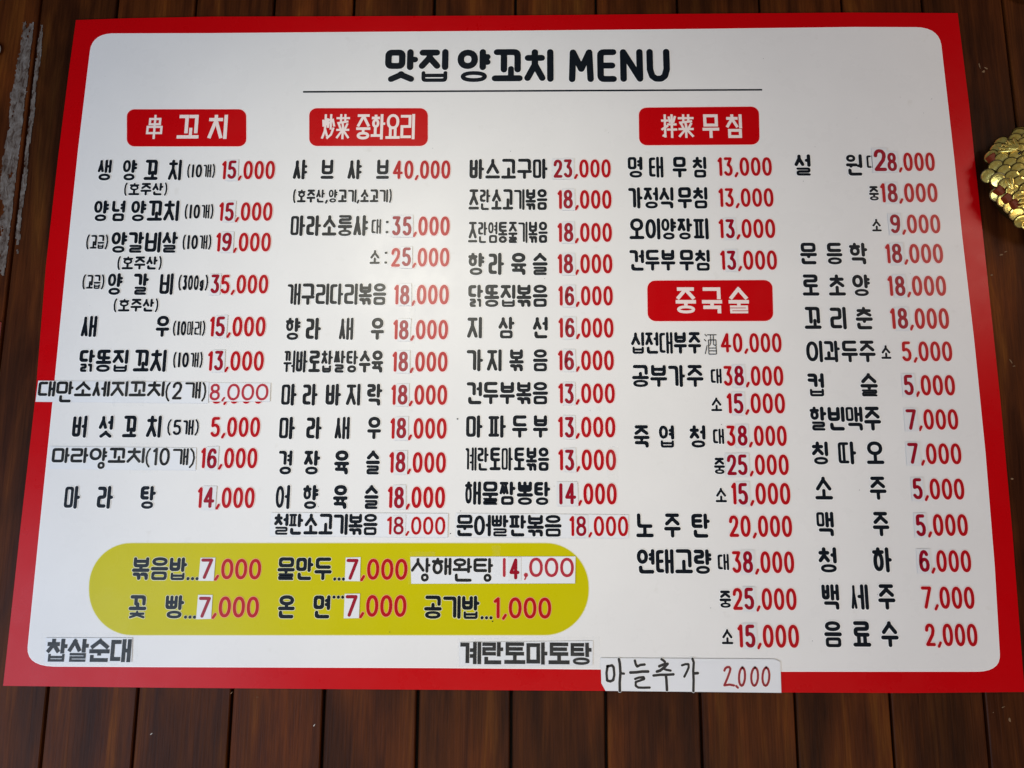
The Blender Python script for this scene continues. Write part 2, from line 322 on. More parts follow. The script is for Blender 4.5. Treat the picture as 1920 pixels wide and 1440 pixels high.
def syllable(ch, x0, y0, x1, y1, s, sq=False, hang=False):
    c = ord(ch) - 0xAC00; i, v, f = INI[c // 588], VOW[c % 588 // 28], FIN[c % 28]
    w_, h = x1 - x0, y1 - y0
    if hang and not f: y0 = y0 + .27 * h; h = y1 - y0
    s = min(s, w_ * .205 if v not in 'ㅣㅏㅓㅗㅜㅡㅕㅑㅛㅠ' else w_ * (.232 if v not in 'ㅗㅜㅡㅛㅠ' else .285))
    Y = lambda q: y0 + q * h
    X = lambda q: x0 + q * w_
    sh = s / h
    fh = 0 if not f else (.38 if f in 'ㄹㅁㄺ' else .33)
    if hang and f: fh = .34
    o = []
    if v in 'ㅏㅑㅓㅕㅣㅐㅔㅖ':
        vw = VWID[v] * s; g = .22 * s if v in 'ㅏㅑㅣㅐ' else .10 * s
        if sq: g *= 1.2
        xi = x1 - vw - g
        if f:
            gg = .025; ib = Y(fh + gg + .02); top = Y(.985)
            o += jamo(i, x0, ib + (0.02 * h), xi, top if i not in 'ㅊㅎ' else Y(1), s, sq)
            o += vvow(v, x1 - vw, Y(fh + gg), x1, y1, s)
            fl = X(.10) if not hang else X(.22)
            fr_ = x1 - .15 * s if not hang else X(.80)
            if v in 'ㅏㅑ': fr_ = x1 - .55 * s
            if hang and f == 'ㅇ': wd2 = min(fh * h, fr_ - fl); fl = fr_ - wd2
            o += jamo(f, fl, y0, fr_, Y(fh), s, sq, True)
        else:
            o += jamo(i, x0, Y(.045 if i not in 'ㅅㅆㅈㅉㅊ' else .03), xi, Y(.965) if i not in 'ㅊㅎ' else y1, s, sq)
            o += vvow(v, x1 - vw, y0, x1, y1, s)
    elif v in 'ㅘㅝ':
        vw = 1.75 * s; wl = w_ - vw - .05 * s; xl = x0 + wl
        vv = 'ㅏ' if v == 'ㅘ' else 'ㅓ'
        if f: ib, bc, lo = .64, fh + .10 + sh / 2, fh + .02
        else: ib, bc, lo = (.46 if v == 'ㅘ' else .52), (.10 + sh / 2 if v == 'ㅘ' else .42), .0
        o += jamo(i, x0 + .06 * wl, Y(ib), xl - .04 * wl, Y(.98), s, sq)
        xc = x0 + wl * .48
        if v == 'ㅘ': o += [([(x0 + s / 2, Y(bc)), (xl - .1 * s, Y(bc))], False, s), ([(xc, Y(bc)), (xc, Y(ib - .02))], False, s)]
        else: o += [([(x0 + s / 2, Y(bc)), (xl - .1 * s, Y(bc))], False, s), ([(xc, Y(bc)), (xc, Y(max(0, lo) + sh / 2 + .02))], False, s)]
        xv = x1 - vw
        st = xv + s / 2 if v == 'ㅘ' else x1 - s / 2
        bot = Y(fh + .02) if f else y0
        o.append(([(st, y1 - s / 2), (st, bot + s / 2)], False, s))
        ty = Y(.62) if v == 'ㅘ' else (Y(.30) if not f else Y(fh + .13))
        o.append(([(xv + s / 2, ty), (x1 - s / 2, ty)], False, s * .9))
        if f: o += jamo(f, X(.12), y0, x1 - .2 * s, Y(fh), s, sq, True)
    else:
        l, r_ = x0 + .06 * w_, x1 - .06 * w_
        bar = lambda yc: o.append(([(x0 + s / 2, Y(yc)), (x1 - s / 2, Y(yc))], False, s))
        xc = (x0 + x1) / 2
        g = .04
        def ticks(a, b, two):
            for q in ((.33, .67) if two else (.5,)): o.append(([(X(q), Y(a)), (X(q), Y(b))], False, s * .97))
        if f:
            if v in 'ㅡ': bc = fh + g + sh / 2; ib = bc + sh / 2 + g
            elif v in 'ㅗㅛ': bc = fh + .02 + sh / 2; ib = bc + sh / 2 + .045; ticks(bc, ib + sh * .4, v == 'ㅛ')
            else: fh = .30; bc = fh + .055 + sh / 2 + (.02); ib = bc + sh / 2 + .03; ticks(bc, fh + .01 + sh * .3, v == 'ㅠ')
            bar(bc); o += jamo(i, l, Y(ib), r_, y1, s, sq); o += jamo(f, l, y0, r_, Y(fh), s, sq, True)
        else:
            if v in 'ㅡ': bar(sh / 2 + .03); o += jamo(i, l, Y(.03 + sh + .07), r_, y1, s, sq)
            elif v in 'ㅗㅛ':
                bc = sh / 2 + .02; bar(bc)
                if i in 'ㄱㄲㅋ':
                    o += jamo(i, l, Y(sh + .10), r_, y1, s, sq); ticks(bc, .50, False) if i == 'ㄱ' else o.append(([(X(.62), Y(bc)), (X(.62), Y(.40))], False, s * .9))
                    if i == 'ㄱ': pass
                else:
                    ib = .40; o += jamo(i, l, Y(ib), r_, y1, s, sq); ticks(bc, ib + (sh * .3 if i not in 'ㅅㅈㅊ' else .0), v == 'ㅛ')
            else:
                bc = .37; bar(bc); ticks(bc, sh / 2, v == 'ㅠ'); o += jamo(i, l, Y(bc + sh / 2 + (.05 if i not in 'ㄱㅋ' else -.02)), r_, y1, s, sq)
    return o
HANJA = {
 '串': [[(.18, .86), (.82, .86), (.82, .62), (.18, .62), (.18, .86)], [(.06, .50), (.94, .50), (.94, .22), (.06, .22), (.06, .50)], [(.5, 1), (.5, 0)]],
 '炒': [[(.24, 1), (.24, .55), (.20, .30), (.02, .03)], [(.05, .76), (.09, .55)], [(.42, .82), (.34, .60)], [(.26, .35), (.40, .12)], [(.70, 1), (.70, .42)], [(.54, .80), (.46, .50)], [(.86, .80), (.98, .55)], [(.92, .42), (.75, .16), (.45, .02)]],
 '菜': [[(.02, .87), (.98, .87)], [(.32, 1), (.32, .76)], [(.68, 1), (.68, .76)], [(.86, .72), (.10, .66)], [(.18, .58), (.28, .44)], [(.48, .60), (.52, .47)], [(.86, .60), (.72, .44)], [(.04, .36), (.96, .36)], [(.5, .46), (.5, 0)], [(.44, .33), (.04, .04)], [(.56, .33), (.96, .04)]],
 '拌': [[(.02, .76), (.36, .76)], [(.21, 1), (.21, .03), (.10, .06)], [(.02, .36), (.36, .50)], [(.50, .90), (.56, .70)], [(.92, .92), (.82, .70)], [(.46, .58), (.96, .58)], [(.42, .34), (.99, .34)], [(.70, 1), (.70, 0)]],
 '酒': [[(.08, .94), (.20, .86)], [(.02, .70), (.14, .63)], [(.06, .04), (.22, .42)], [(.28, .92), (.98, .92)], [(.34, .68), (.94, .68), (.94, .02), (.34, .02), (.34, .68)], [(.52, .92), (.52, .55), (.42, .42)], [(.74, .92), (.74, .46), (.90, .42)], [(.36, .30), (.92, .30)], [(.36, .17), (.92, .17)]],
}
def latin(ch, x0, y0, x1, y1, s):
    X0, X1, Y0, Y1 = x0 + s / 2, x1 - s / 2, y0 + s / 2, y1 - s / 2; W_, H_ = X1 - X0, Y1 - Y0
    P = lambda l: [(X0 + a * W_, Y0 + b * H_) for a, b in l]
    o = []; add = lambda l, c=False, k=1.0: o.append((P(l), c, s * k))
    if ch == '0': o.append(ell(x0, y0, x1, y1, s, 24))
    elif ch == '1': add([(0, .86), (.95, 1), (.95, 0)]) if W_ > .5 * s else add([(.5, 1), (.5, 0)])
    elif ch == '2': add([(0, .74), (.06, .88), (.25, .98), (.5, 1), (.76, .97), (.95, .85), (.97, .70), (.84, .50), (0, 0), (1, 0)])
    elif ch == '3': add([(.02, 1), (.92, 1), (.46, .60), (.72, .56), (.93, .44), (1, .28), (.93, .12), (.72, .02), (.45, 0), (.2, .03), (0, .13)])
    elif ch == '4': add([(.68, 0), (.68, 1), (0, .30), (1, .30)])
    elif ch == '5': add([(.92, 1), (.10, 1), (.06, .57), (.30, .61), (.55, .61), (.82, .54), (.98, .40), (1, .26), (.92, .11), (.72, .02), (.45, 0), (.2, .03), (0, .13)])
    elif ch == '6': add([(.90, .84), (.78, .95), (.55, 1), (.30, .95), (.10, .78), (0, .50), (0, .30), (.08, .12), (.28, .02), (.5, 0), (.74, .02), (.93, .12), (1, .28), (.93, .46), (.74, .56), (.5, .58), (.25, .54), (.04, .42)])
    elif ch == '7': add([(0, 1), (1, 1), (.30, 0)])
    elif ch == '8': o.append(ell(x0 + .05 * (x1 - x0), y0 + .52 * (y1 - y0) - s * .35, x1 - .05 * (x1 - x0), y1, s)); o.append(ell(x0, y0, x1, y0 + .52 * (y1 - y0) + s * .45, s))
    elif ch == '9': o.append(ell(x0, y0 + .40 * (y1 - y0), x1, y1, s)); add([(1, .70), (.98, .42), (.84, .16), (.58, .02), (.3, 0), (.05, .1)])
    elif ch == ',': o.append(([(x0 + .75 * (x1 - x0), y0 + .15 * (y1 - y0)), (x0 + .30 * (x1 - x0), y0 - .01 * (y1 - y0))], False, s * .85))
    elif ch == '(': add([(1, 1), (.3, .82), (0, .5), (.3, .18), (1, 0)], False, .72)
    elif ch == ')': add([(0, 1), (.7, .82), (1, .5), (.7, .18), (0, 0)], False, .72)
    elif ch == ':': o += [([(x0 + .4 * (x1 - x0), y0 + q * (y1 - y0)), (x0 + .6 * (x1 - x0), y0 + q * (y1 - y0))], False, s * 1.1) for q in (.12, .80)]
    elif ch == '.': o.append(([(x0 + .42 * (x1 - x0), (y0 + y1) / 2), (x0 + .58 * (x1 - x0), (y0 + y1) / 2)], False, (y1 - y0) * .95))
    elif ch == 'g': o.append(ell(x0, y0 + .16 * (y1 - y0), x1, y0 + .66 * (y1 - y0), s)); add([(1, .64), (1, .12), (.8, -.04), (.5, -.07), (.1, .0)])
    elif ch == 'M': add([(0, 0), (.06, 1), (.5, .38), (.94, 1), (1, 0)])
    elif ch == 'E': add([(1, 1), (0, 1), (0, 0), (1, 0)]); add([(0, .5), (.9, .5)])
    elif ch == 'N': add([(0, 0), (0, 1), (1, 0), (1, 1)])
    elif ch == 'U': add([(0, 1), (0, .35), (.12, .10), (.34, 0), (.66, 0), (.88, .10), (1, .35), (1, 1)])
    return o
WID = {'0': .5, '1': .24, '2': .47, '3': .45, '4': .55, '5': .47, '6': .5, '7': .5, '8': .5, '9': .5, ',': .19, '(': .27, ')': .27, ':': .2, '.': .34, 'g': .42, 'M': .85, 'E': .66, 'N': .76, 'U': .78}
def boxes(text, x0, x1, h, wide=False):
    """x range of every character, fitted between x0 and x1; [ ] mark characters on a sticker"""
    chars = []; st = False; par = sum(c in '()' for c in text)
    for c in text:
        if c == '[': st = True
        elif c == ']': st = False
        else: chars.append((c, st))
    dig = any(c.isdigit() for c, _ in chars); han = .62 if dig else .80
    ws = [WID.get(c, han) * (1.25 if wide and c == '0' else 1) for c, _ in chars]
    gaps = [.085 if c in WID else (.05 if len(chars) > 1 else 0) for c, _ in chars][:-1]
    tot = sum(ws) + sum(gaps); k = (x1 - x0) / tot; x = x0; out = []
    if par and k < .8 * h and len(chars) > 2:             # narrow settings keep their brackets open
        pw = .23 * h; k = (x1 - x0 - par * pw) / (tot - par * .27); ws = [pw / k if c in '()' else w_ for (c, _), w_ in zip(chars, ws)]
    for i, (c, st) in enumerate(chars):
        out.append((c, x, x + ws[i] * k, st)); x += ws[i] * k + (gaps[i] * k if i < len(gaps) else 0)
    return out
def char_strokes(c, x0, x1, z0, z1, s, sq=False, hang=False, inset=0.0):
    if '가' <= c <= '힣': return syllable(c, x0, z0 + inset, x1, z1 - inset, s, sq, hang)
    if c in HANJA:
        a, b, d, e = x0 + s / 2, x1 - s / 2, z0 + s / 2, z1 - s / 2
        return [([(a + p * (b - a), d + q * (e - d)) for p, q in (l[:-1] if l[0] == l[-1] else l)], l[0] == l[-1], s) for l in HANJA[c]]
    if c not in '()': z0 += inset; z1 -= inset
    return latin(c, x0, z0, x1, z1, s)
cnt = [0]
def draw(mb, strokes, h, ink, halo=None, grow=0.55, sq=False, fr=0.55, hh=None):
    cnt[0] += 1; par = (cnt[0] % 3) * 0.0027
    for i, (pts, cl, s) in enumerate(strokes):
        if halo: ribbon(mb, pts, s, (hh if hh is not None else h - 0.25) + par + i * 0.009, halo, cl, not sq, fr, grow)
        ribbon(mb, pts, s, h + par + i * 0.009, ink, cl, not sq, fr)

TEXTS = [
  ('title',[('맛',-170.7,-125.8,338.8,387.1),('집',-125.1,-85.0,338.6,386.8),('양',-72.9,-27.9,338.2,386.4),('꼬',-26.7,15.1,338.0,386.1),('치',17.0,56.5,337.7,385.8),('MENU',76.7,212.1,337.1,385.1)]),
  ('k',[('생',-547.5,-529.4,200.0,229.4),('양',-514.3,-495.0,199.9,229.2),('꼬',-485.5,-466.7,199.8,229.1),('치',-453.3,-435.8,199.6,229.0)]),
  ('s',[('(10개)',-428.6,-390.6,202.6,223.3)]),
  ('r',[('1[5],000',-382.2,-311.7,201.0,226.9)]),
  ('n',[('(호주산)',-510.4,-452.0,178.0,197.4)]),
  ('k',[('양',-547.4,-527.6,143.4,172.3),('념',-523.8,-506.1,143.3,172.2),('양꼬치',-498.3,-434.8,143.2,172.0)]),
  ('s',[('(10개)',-427.7,-388.9,145.6,167.3)]),
  ('r',[('1[5],000',-382.1,-311.7,143.4,169.1)]),
  ('s',[('(고급)',-553.9,-524.1,104.5,125.7)]),
  ('k',[('양갈비살',-520.5,-433.0,100.2,128.9)]),
  ('s',[('(10개)',-427.4,-388.8,103.7,125.4)]),
  ('r',[('1[9],000',-383.2,-311.5,101.6,127.3)]),
  ('n',[('(호주산)',-510.4,-451.4,76.5,96.4)]),
  ('s',[('(고급)',-553.7,-524.1,50.6,71.7)]),
  ('k',[('양',-520.2,-500.6,43.7,72.8),('갈',-486.7,-466.7,43.7,72.7),('비',-452.3,-434.8,43.6,72.7)]),
  ('s',[('(300g)',-428.9,-389.1,48.8,71.1)]),
  ('r',[('[3]5,000',-386.2,-311.8,45.2,70.5)]),
  ('n',[('(호주산)',-510.2,-451.4,20.4,39.6)]),
  ('k',[('새',-548.8,-528.9,-11.8,16.1),('우',-452.9,-435.3,-11.8,16.1)]),
  ('s',[('(10마리)',-431.3,-388.8,-10.8,10.2)]),
  ('r',[('1[5],000',-383.7,-312.1,-11.2,15.0)]),
  ('k',[('닭똥집',-547.4,-484.7,-57.1,-28.1),('꼬치',-477.9,-436.0,-57.1,-28.1)]),
  ('s',[('(10개)',-427.8,-389.2,-52.3,-30.6)]),
  ('r',[('1[3],000',-383.1,-311.8,-55.5,-30.0)]),
  ('k',[('버',-547.7,-529.5,-140.6,-112.6),('섯',-514.5,-496.6,-140.6,-112.5),('꼬',-484.4,-466.3,-140.5,-112.5),('치',-454.4,-435.7,-140.4,-112.4)]),
  ('s',[('(5개)',-428.7,-387.9,-138.1,-116.5)]),
  ('r',[('5,000',-373.4,-311.7,-139.3,-114.1)]),
  ('r',[('1[6],000',-383.4,-312.9,-178.0,-152.7)]),
  ('k',[('마',-549.0,-529.5,-228.1,-200.0),('라',-508.3,-488.5,-228.0,-199.8),('탕',-455.0,-435.7,-227.8,-199.7)]),
  ('r',[('1[4],000',-384.0,-313.4,-226.6,-201.2)]),
  ('r',[('8,000',-375.0,-309.4,-97.4,-73.6)]),
  ('k',[('샤',-287.6,-268.7,200.4,228.5),('브',-250.9,-233.5,200.3,228.3),('샤',-215.4,-196.5,200.2,228.2),('브',-177.7,-160.4,200.0,228.0)]),
  ('r',[('40,000',-155.7,-79.9,200.7,226.5)]),
  ('n',[('(호주산,양고기,소고기)',-286.4,-155.4,167.2,187.5)]),
  ('k',[('마라소룽샤',-286.8,-185.6,122.4,151.0)]),
  ('n',[('대',-181.3,-168.6,125.2,145.5),(':',-162.4,-159.3,125.2,145.4)]),
  ('r',[('[3][5],000',-153.7,-79.4,122.6,148.9)]),
  ('n',[('소',-182.2,-168.8,84.2,103.4),(':',-162.7,-159.6,84.2,103.4)]),
  ('r',[('2[5],000',-154.2,-79.1,80.9,106.2)]),
  ('k',[('개구리다리볶음',-286.6,-159.2,30.1,58.8)]),
  ('r',[('1[8],000',-149.2,-79.0,30.7,56.8)]),
  ('k',[('향',-286.5,-267.1,-15.6,13.5),('라',-260.4,-240.9,-15.6,13.5),('새',-217.9,-199.8,-15.6,13.5),('우',-177.6,-160.5,-15.6,13.4)]),
  ('r',[('1[8],000',-149.0,-79.3,-14.9,10.6)]),
  ('k',[('꿔바로찹쌀탕수육',-286.8,-160.3,-57.8,-29.1)]),
  ('r',[('1[8],000',-148.9,-79.2,-56.5,-30.8)]),
  ('k',[('마',-287.1,-267.7,-99.9,-71.8),('라',-260.3,-241.3,-99.8,-71.8),('바',-231.4,-211.8,-99.8,-71.8),('지',-205.7,-187.7,-99.8,-71.8),('락',-179.5,-160.0,-99.7,-71.7)]),
  ('r',[('1[8],000',-149.1,-78.9,-98.6,-73.2)]),
  ('k',[('마',-287.5,-267.7,-142.0,-113.7),('라',-253.7,-234.3,-141.9,-113.6),('새',-218.3,-199.5,-141.8,-113.6),('우',-177.7,-160.3,-141.7,-113.5)]),
  ('r',[('1[8],000',-149.1,-78.8,-141.0,-115.1)]),
  ('k',[('경',-286.3,-269.4,-185.4,-155.6),('장',-254.8,-234.4,-185.4,-155.5),('육',-217.2,-198.5,-185.3,-155.4),('슬',-178.0,-160.4,-185.1,-155.3)]),
  ('r',[('1[8],000',-149.2,-79.0,-183.0,-157.4)]),
  ('k',[('어',-287.4,-269.9,-227.5,-198.1),('향',-254.1,-234.6,-227.4,-198.0),('육',-216.8,-198.7,-227.3,-197.9),('슬',-178.6,-160.7,-227.1,-197.8)]),
  ('r',[('1[8],000',-149.6,-79.3,-225.8,-199.6)]),
  ('k',[('바스고구마',-54.8,48.1,200.0,228.4)]),
  ('r',[('[2][3],000',55.5,130.5,201.5,227.1)]),
  ('k',[('즈란소고기볶음',-55.6,47.4,157.2,186.1)]),
  ('r',[('1[8],000',60.5,130.7,158.5,184.5)]),
  ('k',[('즈란염통줄기볶음',-55.6,47.6,112.4,141.4)]),
  ('r',[('1[8],000',60.2,130.4,113.6,139.5)]),
  ('k',[('향',-55.0,-33.8,69.5,99.4),('라',-28.7,-8.5,69.5,99.4),('육',0.1,20.1,69.4,99.3),('슬',27.8,47.4,69.4,99.3)]),
  ('r',[('1[8],000',60.0,130.3,71.4,97.4)]),
  ('k',[('닭똥집볶음',-54.3,47.2,27.3,56.8)]),
  ('r',[('1[6],000',60.6,130.1,29.0,54.9)]),
  ('k',[('지',-55.1,-36.1,-13.7,14.5),('삼',-15.5,5.2,-13.7,14.5),('선',28.1,47.2,-13.7,14.5)]),
  ('r',[('1[6],000',60.6,130.2,-12.9,12.9)]),
  ('k',[('가',-55.3,-34.3,-56.0,-27.6),('지',-29.7,-10.9,-56.0,-27.6),('볶',-1.7,16.9,-56.0,-27.6),('음',28.2,47.0,-56.0,-27.6)]),
  ('r',[('1[6],000',59.7,129.8,-54.7,-29.0)]),
  ('k',[('건두부볶음',-54.7,47.2,-97.8,-69.3)]),
  ('r',[('1[3],000',59.8,130.3,-96.4,-71.1)]),
  ('k',[('마',-54.7,-34.0,-139.7,-111.5),('파',-27.1,-5.0,-139.6,-111.4),('두',2.2,21.5,-139.6,-111.4),('부',28.1,47.0,-139.5,-111.3)]),
  ('r',[('1[3],000',59.2,130.1,-138.9,-113.1)]),
  ('k',[('계란토마토볶음',-55.1,48.3,-180.2,-151.3)]),
  ('r',[('1[3],000',59.3,130.2,-179.4,-153.6)]),
  ('k',[('해물짬뽕탕',-55.2,49.5,-221.6,-193.1)]),
  ('r',[('[1][4],000',59.6,130.3,-220.7,-194.9)]),
  ('k',[('명',152.8,172.1,201.3,230.6),('태',180.3,199.2,201.2,230.5),('무',210.9,229.7,201.1,230.3),('침',237.2,255.4,201.0,230.2)]),
  ('r',[('13,000',269.9,340.4,203.2,229.2)]),
  ('k',[('가정식',152.4,211.3,158.8,188.2),('무침',216.2,255.2,158.6,188.1)]),
  ('r',[('13,000',269.4,340.3,160.6,186.3)]),
  ('k',[('오이양장피',152.8,254.9,116.6,145.6)]),
  ('r',[('1[3],000',267.9,340.3,118.2,144.2)]),
  ('k',[('건두부',152.2,210.9,74.9,103.1),('무침',215.7,255.0,74.8,103.0)]),
  ('r',[('1[3],000',268.2,340.3,75.9,101.8)]),
  ('k',[('십전대부주',151.7,239.8,-33.5,-5.4)]),
  ('h',[('酒',243.1,259.9,-34.9,-6.3)]),
  ('r',[('40,000',264.1,340.3,-31.8,-6.8)]),
  ('k',[('공부가주',152.0,241.2,-75.8,-47.6)]),
  ('n',[('대',250.1,263.7,-71.3,-52.3)]),
  ('r',[('3[8],000',266.2,340.2,-74.3,-48.9)]),
  ('n',[('소',249.0,262.8,-106.3,-88.7)]),
  ('r',[('1[5],000',268.6,340.4,-108.8,-83.3)]),
  ('k',[('죽',152.3,172.1,-151.4,-123.5),('엽',183.6,202.5,-151.3,-123.5),('청',221.2,240.9,-151.2,-123.4)]),
  ('n',[('대',249.9,263.6,-146.7,-127.7)]),
  ('r',[('3[8],000',266.7,340.3,-149.1,-123.8)]),
  ('n',[('중',249.7,263.2,-183.4,-163.5)]),
  ('r',[('[2][5],000',265.4,340.8,-184.6,-159.3)]),
  ('n',[('소',250.1,263.9,-217.9,-200.1)]),
  ('r',[('1[5],000',269.5,340.8,-220.1,-193.8)]),
  ('k',[('노',152.8,174.1,-260.2,-231.1),('주',186.6,206.9,-260.0,-231.0),('탄',219.8,242.2,-259.9,-230.9)]),
  ('r',[('20,000',265.1,340.7,-258.8,-233.1)]),
  ('k',[('연태고량',152.9,242.6,-302.4,-273.4)]),
  ('n',[('대',249.6,263.1,-297.8,-278.8)]),
  ('r',[('3[8],000',266.9,340.8,-301.1,-275.5)]),
  ('n',[('중',250.0,263.9,-341.4,-321.5)]),
  ('r',[('2[5],000',265.8,341.2,-343.8,-318.4)]),
  ('n',[('소',250.7,264.3,-383.3,-365.8)]),
  ('r',[('1[5],000',269.7,341.7,-386.6,-360.3)]),
  ('k',[('설',369.9,391.0,203.3,233.1),('원',436.5,457.9,203.0,232.8)]),
  ('n',[('대',463.6,476.9,212.7,231.8)]),
  ('r',[('[8],000',490.3,551.7,209.0,234.8)]),
  ('r',[('[2]',473.2,489.2,209.2,239.8)]),
  ('n',[('중',463.6,476.4,168.9,188.7)]),
  ('r',[('1[8],000',478.5,551.5,166.2,192.5)]),
  ('n',[('소',464.0,476.3,126.6,143.9)]),
  ('r',[('[9],000',487.3,551.4,124.1,149.7)]),
  ('k',[('문',370.1,391.7,83.0,112.0),('등',403.6,424.0,82.9,111.9),('학',432.8,456.0,82.8,111.9)]),
  ('r',[('1[8],000',478.5,551.4,84.2,110.2)]),
  ('k',[('로',370.5,391.7,41.2,69.8),('초',403.5,425.1,41.2,69.8),('양',433.7,456.3,41.1,69.7)]),
  ('r',[('1[8],000',478.4,551.5,41.2,67.8)]),
  ('k',[('꼬',370.4,391.7,-2.1,27.3),('리',402.9,423.2,-2.2,27.3),('춘',434.8,456.3,-2.2,27.3)]),
  ('r',[('1[8],000',478.3,551.3,-1.7,25.4)]),
  ('k',[('이과두주',370.3,456.6,-44.4,-16.4)]),
  ('n',[('소',463.2,475.8,-40.3,-22.4)]),
  ('r',[('5,000',489.2,551.5,-43.0,-17.5)]),
  ('k',[('컵',369.9,390.2,-87.4,-57.9),('술',434.7,456.3,-87.3,-57.8)]),
  ('r',[('[5],000',488.2,551.1,-86.1,-60.2)]),
  ('k',[('할빈맥주',370.0,456.9,-129.9,-100.0)]),
  ('r',[('[7],000',487.1,551.1,-128.6,-103.0)]),
  ('k',[('칭',369.8,389.8,-171.5,-143.2),('따',401.8,423.9,-171.4,-143.1),('오',436.0,457.2,-171.4,-143.0)]),
  ('r',[('[7],000',486.4,551.1,-170.9,-145.2)]),
  ('k',[('소',370.7,392.2,-214.4,-186.1),('주',436.8,457.1,-214.1,-185.9)]),
  ('r',[('[5],000',488.6,550.7,-213.5,-188.0)]),
  ('k',[('맥',370.4,391.1,-257.6,-228.4),('주',437.3,457.3,-257.4,-228.2)]),
  ('r',[('[5],000',488.8,551.0,-256.7,-230.6)]),
  ('k',[('청',370.0,391.8,-300.0,-270.3),('하',434.2,457.3,-299.7,-270.1)]),
  ('r',[('[6],000',488.7,550.9,-299.0,-273.2)]),
  ('k',[('백',371.3,391.9,-343.0,-313.5),('세',405.6,426.3,-342.8,-313.4),('주',437.5,457.9,-342.7,-313.2)]),
  ('r',[('7,000',488.8,550.8,-341.3,-315.6)]),
  ('k',[('음',371.4,392.1,-385.6,-356.0),('료',404.7,425.8,-385.4,-355.8),('수',437.8,458.3,-385.2,-355.6)]),
  ('r',[('2,000',489.7,550.3,-383.7,-358.0)]),
  ('k',[('볶음밥',-457.7,-390.8,-312.7,-285.7)]),
  ('d',[('...',-390.8,-375.5,-312.9,-308.7)]),
  ('r',[('[7],000',-373.7,-300.6,-311.3,-287.2)]),
  ('k',[('물만두',-280.6,-214.6,-311.9,-285.1)]),
  ('d',[('...',-212.7,-198.1,-312.5,-308.4)]),
  ('k',[('꽃',-458.0,-436.5,-357.5,-330.4),('빵',-413.7,-391.0,-357.3,-330.2)]),
  ('d',[('...',-390.4,-375.5,-357.7,-353.6)]),
  ('r',[('[7],000',-373.7,-300.7,-355.8,-331.5)]),
  ('k',[('온',-277.5,-257.3,-356.5,-329.5),('면',-235.0,-214.8,-356.3,-329.3)]),
  ('d',[('...',-212.7,-198.1,-333.6,-329.5)]),
  ('r',[('[7],000',-196.9,-123.3,-311.0,-286.4)]),
  ('r',[('[7],000',-196.3,-123.4,-354.0,-328.9)]),
  ('k',[('공기밥',-102.1,-35.6,-355.9,-329.1)]),
  ('d',[('...',-34.7,-19.9,-356.5,-352.4)]),
  ('r',[('1,000',-18.8,49.7,-355.0,-330.8)]),
  ('b1',[('串',-488.7,-464.6,258.5,293.1),('꼬',-445.9,-416.6,258.3,292.9),('치',-404.3,-378.9,258.2,292.7)]),
  ('b2',[('炒菜',-252.8,-214.8,257.0,292.8),('중화요리',-206.3,-128.2,256.6,292.5)]),
  ('b3',[('拌菜',197.7,241.4,256.8,290.2),('무',252.4,274.1,256.6,290.0),('침',283.6,304.3,256.4,289.8)]),
  ('b4',[('중',209.6,235.2,18.9,53.0),('국',242.8,268.2,18.9,52.9),('술',276.5,302.1,18.9,52.9)]),
  ('p1',[('대만소세지꼬치',-595.7,-435.0,-96.2,-68.9)]),
  ('p1p',[('(2',-434.3,-412.6,-95.4,-69.5)]),
  ('p1',[('개',-409.3,-389.0,-91.3,-69.5)]),
  ('p1p',[(')',-388.1,-381.4,-95.4,-69.5)]),
  ('p2',[('8,000',-377.3,-303.4,-93.3,-72.2)]),
  ('p3',[('마라양꼬치',-569.4,-453.3,-179.4,-152.8)]),
  ('p3p',[('(10',-452.6,-421.8,-177.9,-152.7)]),
  ('p3',[('개',-418.6,-398.5,-174.5,-153.3)]),
  ('p3p',[(')',-397.7,-389.7,-178.4,-152.6)]),
  ('p4',[('철판소고기볶음',-287.5,-160.8,-258.4,-232.8)]),
  ('p4r',[('1[8],000',-149.4,-78.3,-257.6,-236.0)]),
  ('p5',[('문어빨판볶음',-65.0,62.9,-259.3,-233.4)]),
  ('p5r',[('1[8],000',72.2,143.3,-258.5,-234.6)]),
  ('p6',[('상해완탕',-119.0,-19.7,-312.8,-284.7)]),
  ('p6r',[('1',-8.3,-4.6,-307.3,-284.4)]),
  ('p6r',[('[4]',-0.1,11.9,-309.7,-285.2)]),
  ('p6r',[(',',17.3,21.9,-310.6,-302.1)]),
  ('p6r',[('000',23.5,77.1,-306.8,-284.2)]),
  ('p7',[('찹살순대',-551.9,-450.6,-407.6,-381.5)]),
  ('p8',[('계란토마토탕',-58.0,97.2,-407.2,-382.2)]),
]
